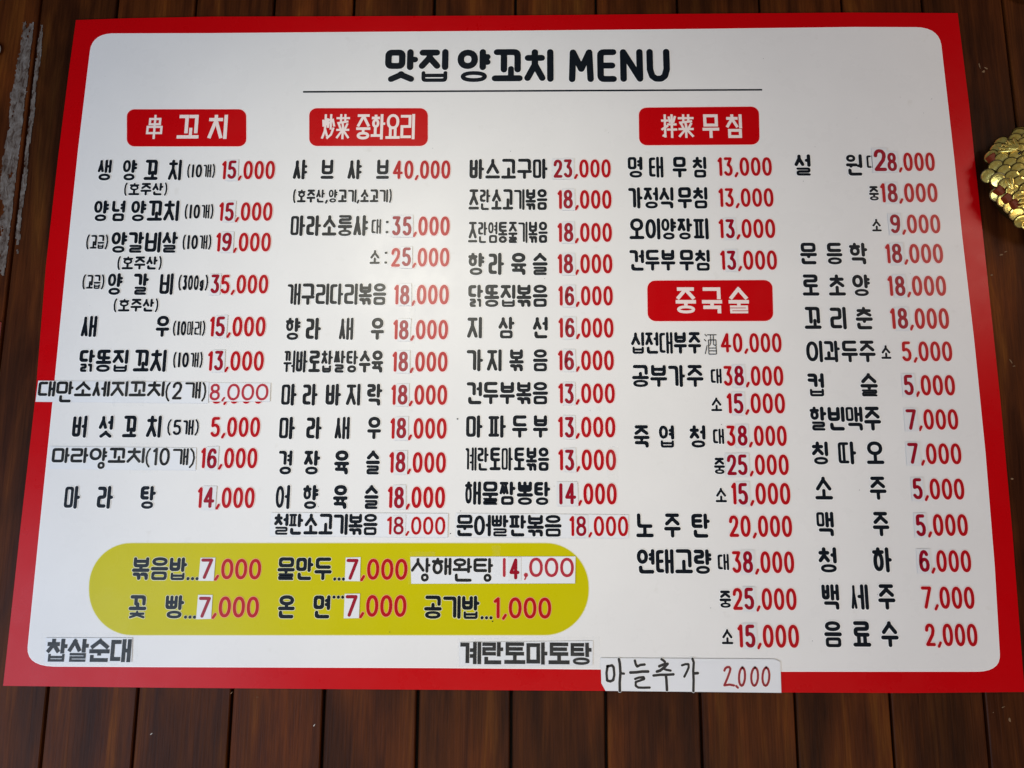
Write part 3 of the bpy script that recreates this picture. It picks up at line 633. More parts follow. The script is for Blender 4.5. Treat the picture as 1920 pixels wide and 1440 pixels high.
Q = {'OUT':[(-598.7,434.4),(-521.4,436.7),(-410.6,438.2),(-233.8,437.3),(0.3,436.7),(232.7,437.4),(456.3,437.6),(601.3,435.7),(604.2,301.8),(604.1,226.5),(605.0,95.5),(605.7,-90.8),(603.8,-253.3),(599.2,-434.3),(465.0,-436.4),(327.3,-436.8),(111.3,-436.5),(-192.4,-436.7),(-415.0,-436.5),(-600.9,-435.7),(-600.5,-353.1),(-600.4,-258.0),(-599.1,-96.3),(-603.7,83.3),(-603.0,231.5),(-601.1,347.4)],
 'IN':[(-574.1,386.9),(-573.5,393.5),(-571.9,399.1),(-569.1,403.8),(-565.3,407.6),(-560.4,410.4),(-554.5,412.2),(-547.4,413.1),(-408.8,412.5),(-232.9,412.8),(0.3,413.1),(231.9,413.9),(461.9,415.3),(544.1,414.4),(551.8,413.7),(558.5,412.0),(564.0,409.3),(568.4,405.6),(571.6,400.9),(573.7,395.2),(574.6,388.5),(577.1,226.6),(577.5,124.2),(579.9,-16.3),(580.3,-157.0),(578.1,-291.1),(574.1,-392.1),(573.4,-397.0),(571.7,-401.3),(568.9,-404.8),(564.9,-407.5),(559.9,-409.6),(553.7,-410.9),(546.5,-411.4),(323.6,-412.9),(107.3,-411.8),(-85.4,-411.5),(-193.4,-411.8),(-416.9,-412.6),(-542.2,-412.8),(-551.0,-412.2),(-558.4,-410.8),(-564.5,-408.5),(-569.2,-405.5),(-572.6,-401.6),(-574.7,-396.8),(-575.5,-391.3),(-575.9,-257.9),(-575.9,-96.3),(-576.7,83.3),(-576.4,246.6)],
 'B1':[(-516.4,301.6),(-355.1,300.8),(-351.8,247.5),(-511.8,248.2)],
 'B2':[(-270.5,301.9),(-111.5,301.0),(-110.3,247.0),(-267.9,247.7)],
 'B3':[(169.1,300.3),(327.9,301.0),(326.3,247.1),(168.4,246.7)],
 'B4':[(174.3,62.1),(333.2,62.6),(331.8,8.9),(173.6,8.7)],
 'PILL':[(-513.3,-269.4),(95.3,-266.9),(93.9,-373.5),(-503.1,-377.0)],
 'LINE':[(-279.9,326.7),(333.4,326.1),(333.3,323.8),(-279.8,324.3)],
 'P1':[(-596.9,-68.3),(-379.5,-70.2),(-378.7,-96.8),(-597.5,-95.3)],
 'P2':[(-379.1,-70.9),(-301.4,-71.3),(-301.1,-94.6),(-377.8,-94.7)],
 'P3':[(-573.0,-151.3),(-389.6,-152.9),(-388.6,-180.4),(-571.4,-179.4)],
 'P4':[(-291.9,-231.7),(-75.1,-232.2),(-75.3,-260.7),(-292.0,-259.7)],
 'P5':[(-65.5,-231.7),(144.1,-232.9),(143.3,-260.8),(-65.6,-260.0)],
 'P6':[(-120.0,-283.8),(79.4,-282.5),(78.4,-314.0),(-118.0,-315.4)],
 'P7':[(-554.8,-380.5),(-450.2,-379.9),(-449.0,-407.8),(-552.9,-408.7)],
 'P8':[(-59.3,-382.7),(99.0,-380.0),(98.2,-407.5),(-58.5,-409.2)],
 'P9':[(107.7,-399.3),(312.1,-399.3),(318.1,-402.3),(317.4,-436.8),(112.9,-436.1),(108.1,-427.7)],
 'PAPER7T':[(-559.9,-374.6),(-443.1,-375.0),(-441.2,-410.3),(-556.7,-410.6)],
 'PAPER8T':[(-62.3,-378.4),(107.2,-374.8),(106.6,-410.5),(-61.1,-412.0)],
 'T1':[(-500.4,-65.5),(-460.3,-63.7),(-458.7,-100.2),(-498.6,-101.7)],
 'T3':[(-471.6,-147.4),(-436.0,-146.7),(-434.5,-183.1),(-469.7,-185.2)],
 'T6a':[(-120.6,-277.8),(-89.9,-277.7),(-89.7,-286.9),(-120.3,-287.6)],
 'T6b':[(-21.8,-270.1),(-11.2,-270.0),(-11.0,-305.3),(-17.8,-305.3)],
 'T6c':[(-122.8,-288.2),(-117.2,-288.2),(-116.2,-316.1),(-121.5,-316.1)]}
HAND = [[(115.6,-408.3),(114.3,-416.0),(114.8,-424.5),(118.4,-425.5),(122.0,-424.0),(123.4,-418.0),(122.7,-409.5),(120.9,-407.4),(115.6,-408.7)],[(129.1,-400.5),(130.1,-405.6),(130.6,-415.9),(129.5,-426.5),(129.5,-436.0)],[(130.6,-416.3),(134.8,-416.7)],[(147.8,-401.9),(148.6,-405.5),(150.1,-408.7),(154.4,-406.7),(159.1,-406.3)],[(142.2,-415.4),(149.3,-415.1),(156.0,-414.2),(163.1,-414.1)],[(147.6,-422.5),(152.5,-420.8),(157.6,-420.4),(158.5,-422.5),(153.5,-424.2),(148.2,-425.9),(148.1,-430.2),(151.1,-432.1),(157.8,-432.2),(164.4,-432.0)],[(179.1,-400.2),(180.8,-401.2),(183.0,-403.1)],[(176.2,-408.1),(181.8,-405.9),(186.1,-405.3),(182.8,-408.7),(177.2,-413.0),(173.3,-414.1)],[(181.0,-410.8),(184.5,-412.1),(189.4,-412.9)],[(169.2,-418.6),(177.0,-417.7),(184.8,-417.6),(192.6,-417.1)],[(183.7,-418.1),(184.2,-424.0),(184.5,-434.6)],[(202.9,-406.9),(207.0,-405.6),(210.7,-405.5),(210.6,-409.4),(208.2,-414.3),(205.2,-419.6)],[(215.4,-399.5),(216.8,-403.6),(215.8,-413.2),(215.9,-423.8),(215.2,-435.6)],[(216.2,-415.9),(221.1,-415.5)],[(252.2,-412.5),(253.3,-410.0),(255.6,-408.5),(258.0,-408.4),(259.4,-410.3),(258.2,-414.3),(255.6,-420.5),(251.5,-428.9),(257.6,-428.1),(262.7,-429.0)],[(265.3,-429.6),(267.1,-431.4)],[(273.4,-409.0),(274.9,-410.0),(275.8,-412.8),(276.1,-416.8),(275.7,-421.4),(274.6,-425.4),(273.2,-428.3),(271.5,-429.3),(270.1,-428.3),(269.1,-425.5),(268.8,-421.4),(269.2,-416.9),(270.3,-412.8),(271.8,-410.0),(273.4,-409.0)],[(288.1,-408.9),(289.8,-409.9),(290.9,-412.7),(291.2,-416.7),(290.8,-421.3),(289.6,-425.3),(288.0,-428.2),(286.2,-429.2),(284.6,-428.2),(283.5,-425.4),(283.1,-421.3),(283.5,-416.8),(284.7,-412.7),(286.3,-409.9),(288.1,-408.9)],[(301.2,-408.8),(302.9,-409.8),(304.0,-412.6),(304.4,-416.7),(303.9,-421.2),(302.8,-425.2),(301.1,-428.1),(299.3,-429.1),(297.6,-428.1),(296.5,-425.3),(296.1,-421.2),(296.6,-416.7),(297.7,-412.6),(299.4,-409.8),(301.2,-408.8)]]
HAND_BLACK = 14
GAPS = [(-653.3, -653.2), (-545.6, -549.2), (-436.2, -441.1), (-327.7, -328.9), (-217.3, -219.0), (-106.1, -107.7), (5.3, 2.7), (114.8, 113.5), (226.2, 224.6), (337.8, 335.0), (449.1, 445.5), (557.7, 554.5), (666.0, 668.0)]


# ------------------------------------------------------------ the wall of planks
wall = tag(empty('plank_wall', 0, 0), 'dark brown stained wall of vertical wooden planks behind the menu board', 'wall')
wall['kind'] = 'structure'
xs = [(GAPS[0][0] - 110.5 * k, GAPS[0][1] - 110.5 * k) for k in (4, 3, 2, 1)] + list(GAPS) + [(GAPS[-1][0] + 110.5 * k, GAPS[-1][1] + 110.5 * k) for k in (1, 2, 3, 4)]
ZT, ZB = 900, -900
def gx(g, z): return g[1] + (g[0] - g[1]) * (z + 436) / 900 if abs(z) < 500 else g[1] + (g[0] - g[1]) * ((500 if z > 0 else -500) + 436) / 900
planks = []
for k in range(len(xs) - 1):
    mb = MB(); hw = 1.75 + random.uniform(-.25, .45); bv = 1.1; hh = random.uniform(-.35, .0)
    zs_ = [ZB, -500, 0, 500, ZT]; prof = []
    a = [gx(xs[k], z) + hw for z in zs_]; b = [gx(xs[k + 1], z) - hw for z in zs_]
    vs = []
    for i, z in enumerate(zs_):
        vs += [(a[i], z, -14), (a[i], z, hh - bv), (a[i] + bv, z, hh), (b[i] - bv, z, hh), (b[i], z, hh - bv), (b[i], z, -14)]
    fs = []
    for i in range(len(zs_) - 1):
        for j in range(5): q = i * 6 + j; fs.append((q, q + 1, q + 7, q + 6))
    mb.quads(vs, fs, 'wood'); planks.append(mb.build('plank', wall))
mb = MB(); mb.poly([(-1150, -900), (1150, -900), (1150, 900), (-1150, 900)], -14.5, 'dark'); mb.build('backing', wall)
def plank_at(x):
    for k in range(len(planks)):
        if xs[k][0] <= x < xs[k + 1][0]: return planks[k]
def chip(x, z, lx, lz, ang, mn):
    mb = MB(); n = 9; pts = []
    for i in range(n):
        t = 2 * math.pi * i / n; r = random.uniform(.6, 1.1); px, pz = lx * .8 * r * math.cos(t), lz * .8 * r * math.sin(t)
        pts.append((x + px * math.cos(ang) - pz * math.sin(ang), z + px * math.sin(ang) + pz * math.cos(ang)))
    mb.slab(ccw(pts), 0.0, 0.5, mn); mb.build('wood_chip', plank_at(x))
for x, z, lx, lz, a, mn in ((-421, -489, 2.2, .7, .7, 'chip_white'), (-229, -478, 2.0, .8, 1.0, 'chip_white'), (-329, -442.5, 2.3, .8, .8, 'chip'), (-298, -447, 2.8, .3, 0, 'chip'),
        (625.5, 361, .8, 6.0, .15, 'chip'), (630, 352, 2.8, 2.2, .4, 'chip'), (633.5, 357, 1.2, 4.0, .9, 'chip'), (628, 97, 3.2, 1.4, 0, 'chip'), (634, 101, 2.5, .9, .3, 'chip'), (613, 70, 1.9, 1.6, .5, 'chip'),
        (626, -42, 1.0, 4.2, .5, 'chip'), (629, -48, 2.3, 1.0, .2, 'chip'), (612, -188, 2.5, 1.5, .1, 'chip'), (575, -452, 2.8, .7, .4, 'chip'), (581, -466, 1.4, 3.2, .1, 'chip'), (563, -458, 1.0, .5, .4, 'chip')):
    chip(x, z, lx, lz, a, mn)

# torn tape residue along the plank joint left of the board
def residue(x_of, z0, z1, seed, thr, label):
    mb = MB(); step = 1.1; z = z0
    nz = int((z1 - z0) / step)
    grid = {}
    wid = max(b - a for a, b in (x_of(z0 + i * step) for i in range(nz)))
    nx = int(wid / step) + 1
    def vert(i, j):
        if (i, j) not in grid:
            a, b = x_of(z0 + j * step); x = a + i * step; z = z0 + j * step
            q = noise.noise(Vector((x * .35, z * .22, seed)))
            grid[(i, j)] = len(mb.v); mb.v.append((x + .45 * q * 2, z + random.uniform(-.25, .25), .55 + .45 * noise.noise(Vector((x * .2, z * .12, seed + 5))) + .25 * q))
        return grid[(i, j)]
    k = mb.mi('residue')
    for j in range(nz):
        a, b = x_of(z0 + j * step); zz = z0 + j * step
        for i in range(int((b - a) / step)):
            x = a + i * step; edge = min(x - a, b - x) / 3.0; tb = min((zz - z0) / 30, (z1 - zz) / 26 + .25 * noise.noise(Vector((x * .3, 4.2, seed))))
            n_ = noise.noise(Vector((x * .13, zz * .05, seed))) + .6 * noise.noise(Vector((x * .4, zz * .25, seed + 3)))
            if n_ + min(edge, tb, .9) * .8 - (.35 if tb < .35 else 0) > thr(zz): mb.f.append((vert(i, j), vert(i + 1, j), vert(i + 1, j + 1), vert(i, j + 1))); mb.m.append(k)
    o = mb.build('tape_residue'); tag(o, label, 'tape residue', 'torn tape residue on the planks'); return o
residue(lambda z: (-653.3 - 26 + (3 if z > 330 else 0) + 2 * math.sin(z * .05), -653.3 - 5), 60, 436, 3.3, lambda z: .06 if z > 215 else .34, 'wide torn strip of greyish tape residue left of the plank joint')
residue(lambda z: (-653.3 + 2.8, -653.3 + 9.0 + .8 * math.sin(z * .07)), 90, 430, 8.1, lambda z: .0 if z > 120 else .3, 'narrow torn strip of greyish tape residue right of the plank joint')

# ------------------------------------------------------------ the menu board
board = tag(empty('menu_board', 0, 0, 1.0), 'large white menu board with red border, black Korean lettering and red prices', 'menu board')
mb = MB(); mb.slab(ccw(Q['OUT']), 0.9, 4.0, 'red', 'side'); mb.build('red_panel', board)
inn = ccw(Q['IN'])
mb = MB(); mb.poly(scl(inn, 0.7), 4.10, 'halo'); mb.poly(inn, 4.2, 'white'); face = mb.build('white_field', board)
mb = MB(); mb.poly(ccw(Q['LINE']), 4.5, 'ink'); mb.build('title_rule', board)
badges = {}
for k in ('B1', 'B2', 'B3', 'B4'):
    r_ = rounded(ccw(Q[k]), 10.5); mb = MB(); mb.poly(scl(r_, .8), 4.35, 'halo_pink'); mb.poly(r_, 4.45, 'red'); badges[k[1]] = mb.build('heading_badge', board)
q = ccw(Q['PILL']); hgt = min((Vector(q[i]) - Vector(q[i - 1])).length for i in range(4))
r_ = rounded(q, hgt * .485, 14); mb = MB(); mb.poly(scl(r_, .8), 4.35, 'halo_cream'); mb.poly(r_, 4.45, 'yellow'); pill = mb.build('yellow_panel', board)
PILLZ = min(p[1] for p in q), max(p[1] for p in q); PILLX = min(p[0] for p in q), max(p[0] for p in q)

def sticker_rect(x0, x1, z0, z1):
    j = lambda a: random.uniform(-a, a)
    return ccw([(x0 - 1.9 + j(.5), z0 - 1.9 + j(.4)), (x1 + 2.1 + j(.5), z0 - 1.9 + j(.4)), (x1 + 2.0 + j(.5), z1 + 1.6 + j(.4)), (x0 - 1.7 + j(.5), z1 + 1.6 + j(.4))])
def sticker(c, x0, x1, z0, z1, s, parent, h=4.75):
    mb = MB(); dx, dz = random.uniform(-.5, .5), random.uniform(-.5, .5)
    mb.cx, mb.cz = (x0 + x1) / 2, (z0 + z1) / 2; mb.tilt = (random.uniform(.0, .02), random.uniform(-.012, .0), .25)
    rc = sticker_rect(x0, x1, z0, z1); mb.slab(rc, h, h + .30, 'sticker')
    draw(mb, char_strokes(c, x0 + dx, x1 + dx, z0 + dz, z1 + dz, s * 1.06), h + .55, 'sticker_ink')
    mb.build('digit_sticker', parent)

SFR = {'k': .155, 's': .142, 'n': .160, 'r': .147, 'h': .035, 'title': .185}
NAMES = {'k': 'item_name', 's': 'item_note', 'n': 'item_note', 'r': 'price', 'd': 'leader_dots', 'h': 'item_note', 'title': 'title_lettering'}
strip_text = {}
for kind, segs in TEXTS:
    if kind[0] == 'p': strip_text.setdefault(kind[:2], []).append((kind[2:], segs)); continue
    if kind[0] == 'b':
        mb = MB()
        for t, x0, x1, z0, z1 in segs:
            n = len(t); g = .04 * (x1 - x0) / n if n > 1 else 0; cw = (x1 - x0 + g) / n
            for i, c in enumerate(t):
                sw = .135 * (z1 - z0) if c not in HANJA else (.088 if c in '串' else .092) * (z1 - z0)
                sw = min(sw, cw * (.19 if c not in HANJA else .15))
                mb = MB(); draw(mb, char_strokes(c, x0 + i * cw, x0 + i * cw + cw - g, z0, z1, sw, True), 4.75, 'badge_text', sq=True)
                mb.build('character', badges[kind[1]])
        continue
    mb = MB(); stick = []; parts = []
    on_pill = PILLX[0] < segs[0][1] < PILLX[1] and PILLZ[0] < segs[0][3] < PILLZ[1]
    for t, x0, x1, z0, z1 in segs:
        h = z1 - z0
        if kind == 'd': h = .34 * 0 + (z1 - z0)
        s = SFR.get(kind, .14) * h
        if kind == 'd':
            for q in (.14, .5, .86): cx = x0 + q * (x1 - x0); draw(mb, [([(cx - .01, (z0 + z1) / 2), (cx + .01, (z0 + z1) / 2)], False, h * .95)], 4.95, 'ink', 'halo_cream')
            continue
        pr = '(' in t
        bx = boxes(t, x0, x1, h)
        if t == 'MENU': bx = [(c, a, b, st) for c, (a, b), st in zip('MENU', [(x0 + q * (x1 - x0), x0 + p * (x1 - x0)) for q, p in ((0, .248), (.282, .475), (.508, .735), (.770, 1))], [0] * 4)]
        for c, a, b, st in bx:
            if st: stick.append((c, a, b, z0, z1, s)); continue
            ik, ha = ('ink_red', 'halo_orange' if on_pill else 'halo_pink') if kind == 'r' else ('ink', 'halo_cream' if on_pill else 'halo')
            if kind == 'h': ha = None
            draw(mb, char_strokes(c, a, b, z0, z1, s, False, False, .05 * h if pr else 0), 4.95, ik, ha, .80 if kind != 's' else .60)
        if len(segs) > 1: parts.append((mb, t)); mb = MB()
    o = None
    if parts:
        xa, xb = segs[0][1], segs[-1][2]
        o = empty(NAMES[kind], 0, 0); mx, mz = (xa + xb) / 2, (segs[0][3] + segs[0][4]) / 2
        o.parent = board; wpos[o.name] = Vector((mx / 1000, 0, ZC + mz / 1000)); o.location = wpos[o.name] - wpos[board.name]
        for b_, t in parts: b_.build('character' if len(t) == 1 else 'word', o)
    elif mb.f: o = mb.build(NAMES[kind], board)
    elif stick: o = board
    for c, a, b, z0, z1, s in stick: sticker(c, a, b, z0, z1, s, o, 4.75 if (b - a) < (z1 - z0) * .6 else 5.4)

# a strip of clear tape beside the prices of the second column
def tape_on(parent, pts, h):
    b_ = MB(); q = ccw(pts); o_ = []
    for i in range(len(q)):
        p, r = Vector(q[i]), Vector(q[(i + 1) % len(q)])
        for j in range(6): pt = p.lerp(r, j / 6); o_.append((pt.x + random.uniform(-.2, .2), pt.y + random.uniform(-.2, .2)))
    b_.poly(o_, h, 'tape'); return b_.build('clear_tape', parent)
tape_on(board, [(-129, -62), (-121.5, -62), (-121, 55), (-128, 56)], 5.05)
tape_on(board, [(119, -205), (132, -205), (134, -150), (121, -150)], 5.05)

# small dirt marks on the board
mb = MB()
for x, z, r in [(random.uniform(-560, 560), random.uniform(-380, 380), random.uniform(.25, .55)) for _ in range(46)] + list(((-65.5, -116, 1.1), (-451, 5.5, .9), (385, 108, .9), (-60, -229, .6), (-72, -256, .7), (-20, -358.5, .9), (-1, 239, .5))):
    mb.poly([(x + r * math.cos(t * 1.05), z + r * random.uniform(.6, 1) * math.sin(t * 1.05)) for t in range(6)], 4.99, 'thin_ink')
mb.build('dirt_specks', board)

# ------------------------------------------------------------ paper strips stuck over the board
def strip(key, quad, label, tilt, tapes=(), halo=True, base=5.0, name='paper_strip', jag=0):
    xs_ = [p[0] for p in quad]; zs_ = [p[1] for p in quad]; cx, cz = sum(xs_) / len(xs_), sum(zs_) / len(zs_)
    root = tag(empty(name, cx, cz, base), label, 'paper strip', 'paper strips stuck on the menu board')
    lift = (abs(tilt[0]) * (max(xs_) - min(xs_)) + abs(tilt[1]) * (max(zs_) - min(zs_))) / 2
    T = (tilt[0], tilt[1], lift)
    def mk():
        b_ = MB(); b_.cx, b_.cz, b_.tilt = cx, cz, T; return b_
    b_ = mk(); b_.slab(ccw(quad), base, base + .22, 'paper'); b_.build('paper', root)
    for sub, segs in strip_text.get(key, []):
        b_ = mk(); stick = []; red = 'r' in sub or key == 'p2'; bold = key in ('p4', 'p5'); sqr = key in ('p7', 'p8')
        for t, x0, x1, z0, z1 in segs:
            h = z1 - z0; s = h * (.158 if bold else .175 if sqr else .135 if not red else .115)
            if 'p' in sub: s = h * .13
            if key == 'p6': s = h * .13
            if bold and red: s = h * .14
            if not bold and red: s = 2.9 if key == 'p2' else 3.3
            n = len(t)
            if red or 'p' in sub: bx = boxes(t, x0, x1, h, wide=not bold and red)
            else:
                g = (.03 if bold else .05) * (x1 - x0) / n if n > 1 else 0; cw = (x1 - x0 + g) / n
                bx = [(c, x0 + i * cw, x0 + i * cw + cw - g, 0) for i, c in enumerate(t)]
            for c, a, b, st in bx:
                if st: stick.append((c, a, b, z0, z1, s)); continue
                if t == ',': strk = [([((a + b) / 2, z1 - 2.4), ((a + b) / 2 + .01, z1 - 2.45)], False, 5.0), ([((a + b) / 2 + 1, z1 - 3), (a + 1, z0 + 1)], False, 1.6)]
                elif t == '1': strk = [([((a + b) / 2, z0 + 2), ((a + b) / 2, z1 - 2)], False, s)]
                else: strk = char_strokes(c, a, b, z0 + (.12 * h if 'p' in sub and c.isdigit() else 0), z1, s, sqr, not bold and not sqr and 'p' not in sub and not red and n > 1)
                draw(b_, strk, base + .62, ('ink_red' if bold else 'thin_red') if red else ('ink' if bold else 'thin_ink'), ('halo_pink' if red else 'halo') if not sqr else None, .5, sqr, hh=base + .36)
        o = None
        if b_.f: o = b_.build('lettering', root)
        for c, a, b, z0, z1, s in stick:
            b2 = mk(); b2.slab(sticker_rect(a, b, z0, z1), base + .4, base + .80, 'sticker'); draw(b2, char_strokes(c, a, b, z0, z1, s if bold else 3.9), base + .98, 'sticker_ink'); b2.build('digit_sticker', root)
    for tq in tapes:
        b_ = MB(); pts = []
        q = ccw(tq)
        for i in range(len(q)):
            p, r = Vector(q[i]), Vector(q[(i + 1) % len(q)])
            for j in range(6):
                t = j / 6; pt = p.lerp(r, t); pts.append((pt.x + random.uniform(-.25, .25), pt.y + random.uniform(-.25, .25)))
        b_.poly(pts, base + 1.55 + lift * 2, 'tape'); b_.build('clear_tape', root)
    return root
strip('p1', Q['P1'], 'long white strip with thin black lettering overlapping the left red border', (0, -.006), (Q['T1'],))
strip('p2', Q['P2'], 'small white strip printed with a thin red price of 8,000', (.003, -.008), ())
strip('p3', Q['P3'], 'white strip with thin black lettering directly left of the red 16,000', (0, -.004), (Q['T3'],))
strip('p4', Q['P4'], 'pale strip with bold black lettering, above the middle of the yellow panel', (.002, 0), ())
strip('p5', Q['P5'], 'pale strip with bold black lettering, above the right end of the yellow panel', (.001, -.003), ())
strip('p6', Q['P6'], 'white strip with thin black lettering taped on the yellow panel itself', (.0015, -.016), (Q['T6a'], Q['T6b'], Q['T6c']))
strip('p7', Q['P7'], 'white strip of four heavy black characters in the bottom left corner of the board', (0, 0), (Q['PAPER7T'],))
strip('p8', Q['P8'], 'white strip of six heavy black characters below the right end of the yellow panel', (0, 0), (Q['PAPER8T'],))
# the handwritten note
q9 = Q['P9']; cx9 = sum(p[0] for p in q9) / 6; cz9 = sum(p[1] for p in q9) / 6
note = tag(empty('handwritten_note', cx9, cz9, 5), 'white note handwritten in black marker with dark red 2.000 over the bottom border', 'paper note')
mb = MB(); mb.slab(ccw(q9), 5.3, 5.55, 'paper'); mb.build('paper', note)
mb = MB()
for i, st in enumerate(HAND[:HAND_BLACK]): draw(mb, [(st, False, 3.0 + .3 * math.sin(i * 2.1))], 5.85, 'marker', 'halo', .4, False, .3, 5.65 + .004 * i)
mb.build('black_handwriting', note)
mb = MB()
for i, st in enumerate(HAND[HAND_BLACK:]): draw(mb, [(st, False, 2.5)], 5.9 + .01 * i, 'marker_red', 'halo_pink', .4, False, .3, 5.7 + .006 * i)
mb.build('red_handwriting', note)

# ------------------------------------------------------------ gold fish ornament at the right edge
def obj_from_bm(name, bm, mn, parent, loc, smooth=True):
    me = bpy.data.meshes.new(name); bm.to_mesh(me); bm.free(); me.materials.append(M[mn])
    if smooth: me.polygons.foreach_set('use_smooth', [True] * len(me.polygons))
    o = bpy.data.objects.new(name, me); COL.objects.link(o); o.location = loc
    if parent: o.parent = parent
    return o
FX, FZ, RX, RY, RZ = 675.0, 189.0, 70.0, 30.0, 71.0
fish = tag(empty('fish_ornament', FX, FZ, 4), 'shiny gold scaly fish ornament with orange red fin tips hanging right of the menu board', 'ornament')
def surf(x, z):                                           # height of the body above its middle plane at local x, z (mm)
    q = 1 - (x / RX) ** 2 - (z / RZ) ** 2
    return RY * math.sqrt(max(q, 0.0))
def fl(x, y, z): return Vector((x, -y, z)) / 1000
bm = bmesh.new(); bmesh.ops.create_uvsphere(bm, u_segments=40, v_segments=24, radius=1)
for v in bm.verts: v.co = Vector((v.co.x * (RX - 7), v.co.y * (RY - 1), v.co.z * (RZ - 7))) / 1000
body = obj_from_bm('body', bm, 'gold_dark', fish, fl(0, 12, 0))
sc = bmesh.new()                                          # one scale: a shallow dome with a rim
n = 14; rings = [(0, 1.7), (.45, 1.6), (.76, 1.35), (.84, .7), (.95, .8), (1.0, -1.6)]
vv = [[sc.verts.new((0, -rings[0][1] / 1000, 0))]]
for r, y in rings[1:]: vv.append([sc.verts.new((r * 9.6 * math.cos(2 * math.pi * i / n) / 1000, -y / 1000, (r * 9.6 * math.sin(2 * math.pi * i / n) - (1.0 if r < .8 else 0)) / 1000)) for i in range(n)])
for i in range(n): sc.faces.new((vv[0][0], vv[1][i], vv[1][(i + 1) % n]))
for k in range(1, len(rings) - 1):
    for i in range(n): sc.faces.new((vv[k][i], vv[k + 1][i], vv[k + 1][(i + 1) % n], vv[k][(i + 1) % n]))
sme = bpy.data.meshes.new('scale'); sc.to_mesh(sme); sc.free(); sme.materials.append(M['gold']); sme.materials.append(M['gold_dark'])
for p in sme.polygons: p.material_index = 1 if max(Vector((sme.vertices[i].co.x, sme.vertices[i].co.z)).length for i in p.vertices) > .0084 else 0  # dark rim colours in the shadow crescent above each scale
if True: sme.polygons.foreach_set('use_smooth', [False] * len(sme.polygons))
row = 0; z = -66.0
while z < 70:
    x = -68 + (6.7 if row % 2 else 0)
    while x < 70:
        if (x / (RX - 1)) ** 2 + (z / (RZ - 1)) ** 2 < 1 and not (-50 < x < -10 and 18 < z < 52 and False):
            o = bpy.data.objects.new('scale', sme); COL.objects.link(o); o.parent = fish
            y = surf(x, z); nrm = Vector((x / RX ** 2, -(max(y, 5)) / RY ** 2, z / RZ ** 2)).normalized()
            nrm = (Vector((nrm.x * .8, nrm.y, nrm.z * .7)).normalized() + Vector((random.uniform(-.12, .12), 0, -.30 + random.uniform(-.04, .04)))).normalized()
            o.location = fl(x, 13 + y, z); o.rotation_euler = nrm.to_track_quat('-Y', 'Z').to_euler()
        x += 13.4
    z += 8.8; row += 1
def rib(x0, z0, x1, z1, wdt, name='fin_rib', mn='gold', dy=6.5, thick=1.0):
    a, b = Vector((x0, z0)), Vector((x1, z1)); ln = (b - a).length
    bm = bmesh.new(); bmesh.ops.create_uvsphere(bm, u_segments=8, v_segments=10, radius=1)
    for v in bm.verts:
        t = v.co.z; v.co = Vector((v.co.x * wdt * (1 + .35 * t), v.co.y * wdt * thick, t * ln / 2)) / 1000
    mx, mz = (x0 + x1) / 2, (z0 + z1) / 2
    o = obj_from_bm(name, bm, mn, fish, fl(mx, 12 + surf(mx, mz) + dy, mz)); d = (fl(x1, surf(x1, z1), z1) - fl(x0, surf(x0, z0), z0)).normalized()
    o.rotation_euler = d.to_track_quat('Z', 'Y').to_euler(); return o
def bead(x, z, r=1.5, dy=6.0, mn='gold', name='bead'):
    bm = bmesh.new(); bmesh.ops.create_icosphere(bm, subdivisions=1, radius=r / 1000)
    return obj_from_bm(name, bm, mn, fish, fl(x, 12 + surf(x, z) + dy, z))
def block(x, z, a, wx, wz, mn='fin_red', name='fin_tip'):
    bm = bmesh.new(); bmesh.ops.create_cube(bm, size=1)
    for v in bm.verts: v.co = Vector((v.co.x * wx, v.co.y * 9, v.co.z * wz)) / 1000
    bmesh.ops.bevel(bm, geom=list(bm.edges), offset=.0012, segments=2, affect='EDGES', profile=.5)
    o = obj_from_bm(name, bm, mn, fish, fl(x, 17 + surf(x, z) * .8, z), False); o.rotation_euler = (0, -a, 0); return o
for x1, z1 in ((-61, 33), (-59, 41), (-53.5, 46), (-47, 50), (-39.5, 52)): rib(-40, 28, x1, z1, 1.9)
for t in (.35, .5, .65, .8):
    for (xa, za) in ((-60, 37), (-56, 44), (-50, 48)): bead(-40 + (xa + 40) * t, 28 + (za - 28) * t, 1.1, 7)
bead(-38, 26, 2.4, 3, 'jet')
block(-63, 27, .6, 9, 10)
for x, z, a in ((-61, -19, -.75), (-54, -30, -.9), (-46, -38, -1.0)): block(x, z, a, 11, 9)
for x1, z1, w_ in ((-14, -26, 2.4), (-11, -31, 2.4), (-16, -36, 2.2), (-22, -40, 1.8)): rib(x1, z1, -46, z1 - 3, w_)
for x1, z1 in ((-57, -8), (-52, -4), (-56, -14)): rib(-50, -22, x1, z1, 2.2)
for i in range(6): bead(-48 + i * 5.4, -19 - i * .9, 1.2, 7)
rib(-14, 33, 8, 30, 10, 'gem', 'jet', 4, .7)
for i in range(18):
    a = 2 * math.pi * i / 18; bead(-3 + 15 * math.cos(a), 32 + 12 * math.sin(a), 1.6, 2.5)
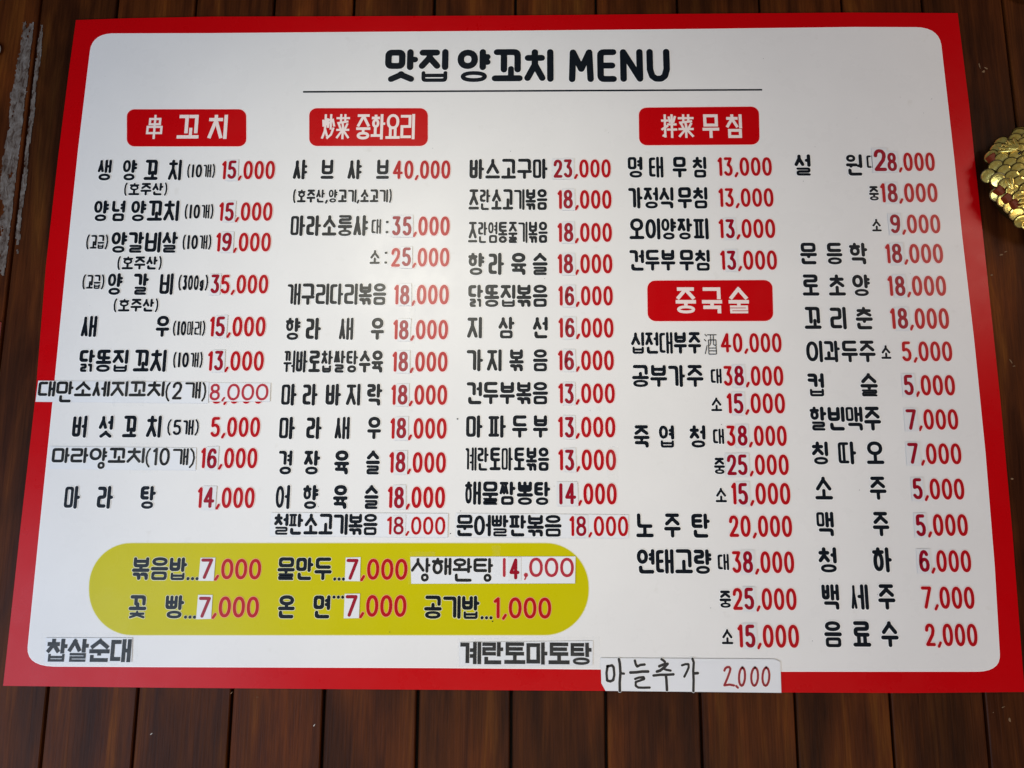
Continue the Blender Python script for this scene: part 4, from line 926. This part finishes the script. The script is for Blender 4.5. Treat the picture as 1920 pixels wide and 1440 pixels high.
rib(-8, -46, -2, -52, 8, 'gem', 'jet', 4, .7)
for i in range(16):
    a = 2 * math.pi * i / 16; bead(-5 + 11 * math.cos(a), -50 + 11 * math.sin(a), 1.4, 2.5)
for i in range(5): rib(-20 + i * 8, 58 + i * 1.5, -6 + i * 8, 66 + i * .6, 2.2, 'back_fin_rib')

bm = bmesh.new()
for i in range(20):
    a = 2 * math.pi * i / 20
    for j in range(8):
        b = 2 * math.pi * j / 8; bm.verts.new(Vector(((4.6 + 1.1 * math.cos(b)) * math.cos(a), 1.1 * math.sin(b), (4.6 + 1.1 * math.cos(b)) * math.sin(a))) / 1000)
bm.verts.ensure_lookup_table()
for i in range(20):
    for j in range(8): bm.faces.new([bm.verts[q] for q in (i * 8 + j, ((i + 1) % 20) * 8 + j, ((i + 1) % 20) * 8 + (j + 1) % 8, i * 8 + (j + 1) % 8)])
obj_from_bm('hanging_ring', bm, 'gold', fish, fl(-32, 26, -64))

# dark round ornament at the top right corner, pale hook and red sign at the left edge
def dome(name, x, z, rx, ry, rz, mn, label, cat):
    bm = bmesh.new(); bmesh.ops.create_uvsphere(bm, u_segments=32, v_segments=20, radius=1)
    for v in bm.verts: v.co = Vector((v.co.x * rx, v.co.y * ry, v.co.z * rz)) / 1000
    return tag(obj_from_bm(name, bm, mn, None, (x / 1000, -ry / 1000, ZC + z / 1000)), label, cat)
dome('wall_ornament', 700, 487, 34, 10, 36, 'jet', 'dark round ornament cut off by the top right corner', 'ornament')
dome('wall_hook', -709, 391, 11, 4, 11, 'pale', 'pale round hook at the left edge beside the torn tape residue', 'hook')
sign = tag(empty('red_sign', -760, -90, 1), 'red sign cut off by the left edge, only its bright upper corner showing', 'sign')
mb = MB(); mb.slab(ccw([(-860, 8.4), (-860, -190), (-655.2, -190), (-655.2, 8.4)]), 1, 4, 'red', 'side'); mb.build('red_panel', sign)
mb = MB(); mb.poly(rounded(ccw([(-845, -10), (-845, -175), (-672, -175), (-672, -10)]), 10), 4.3, 'white'); mb.build('white_field', sign)
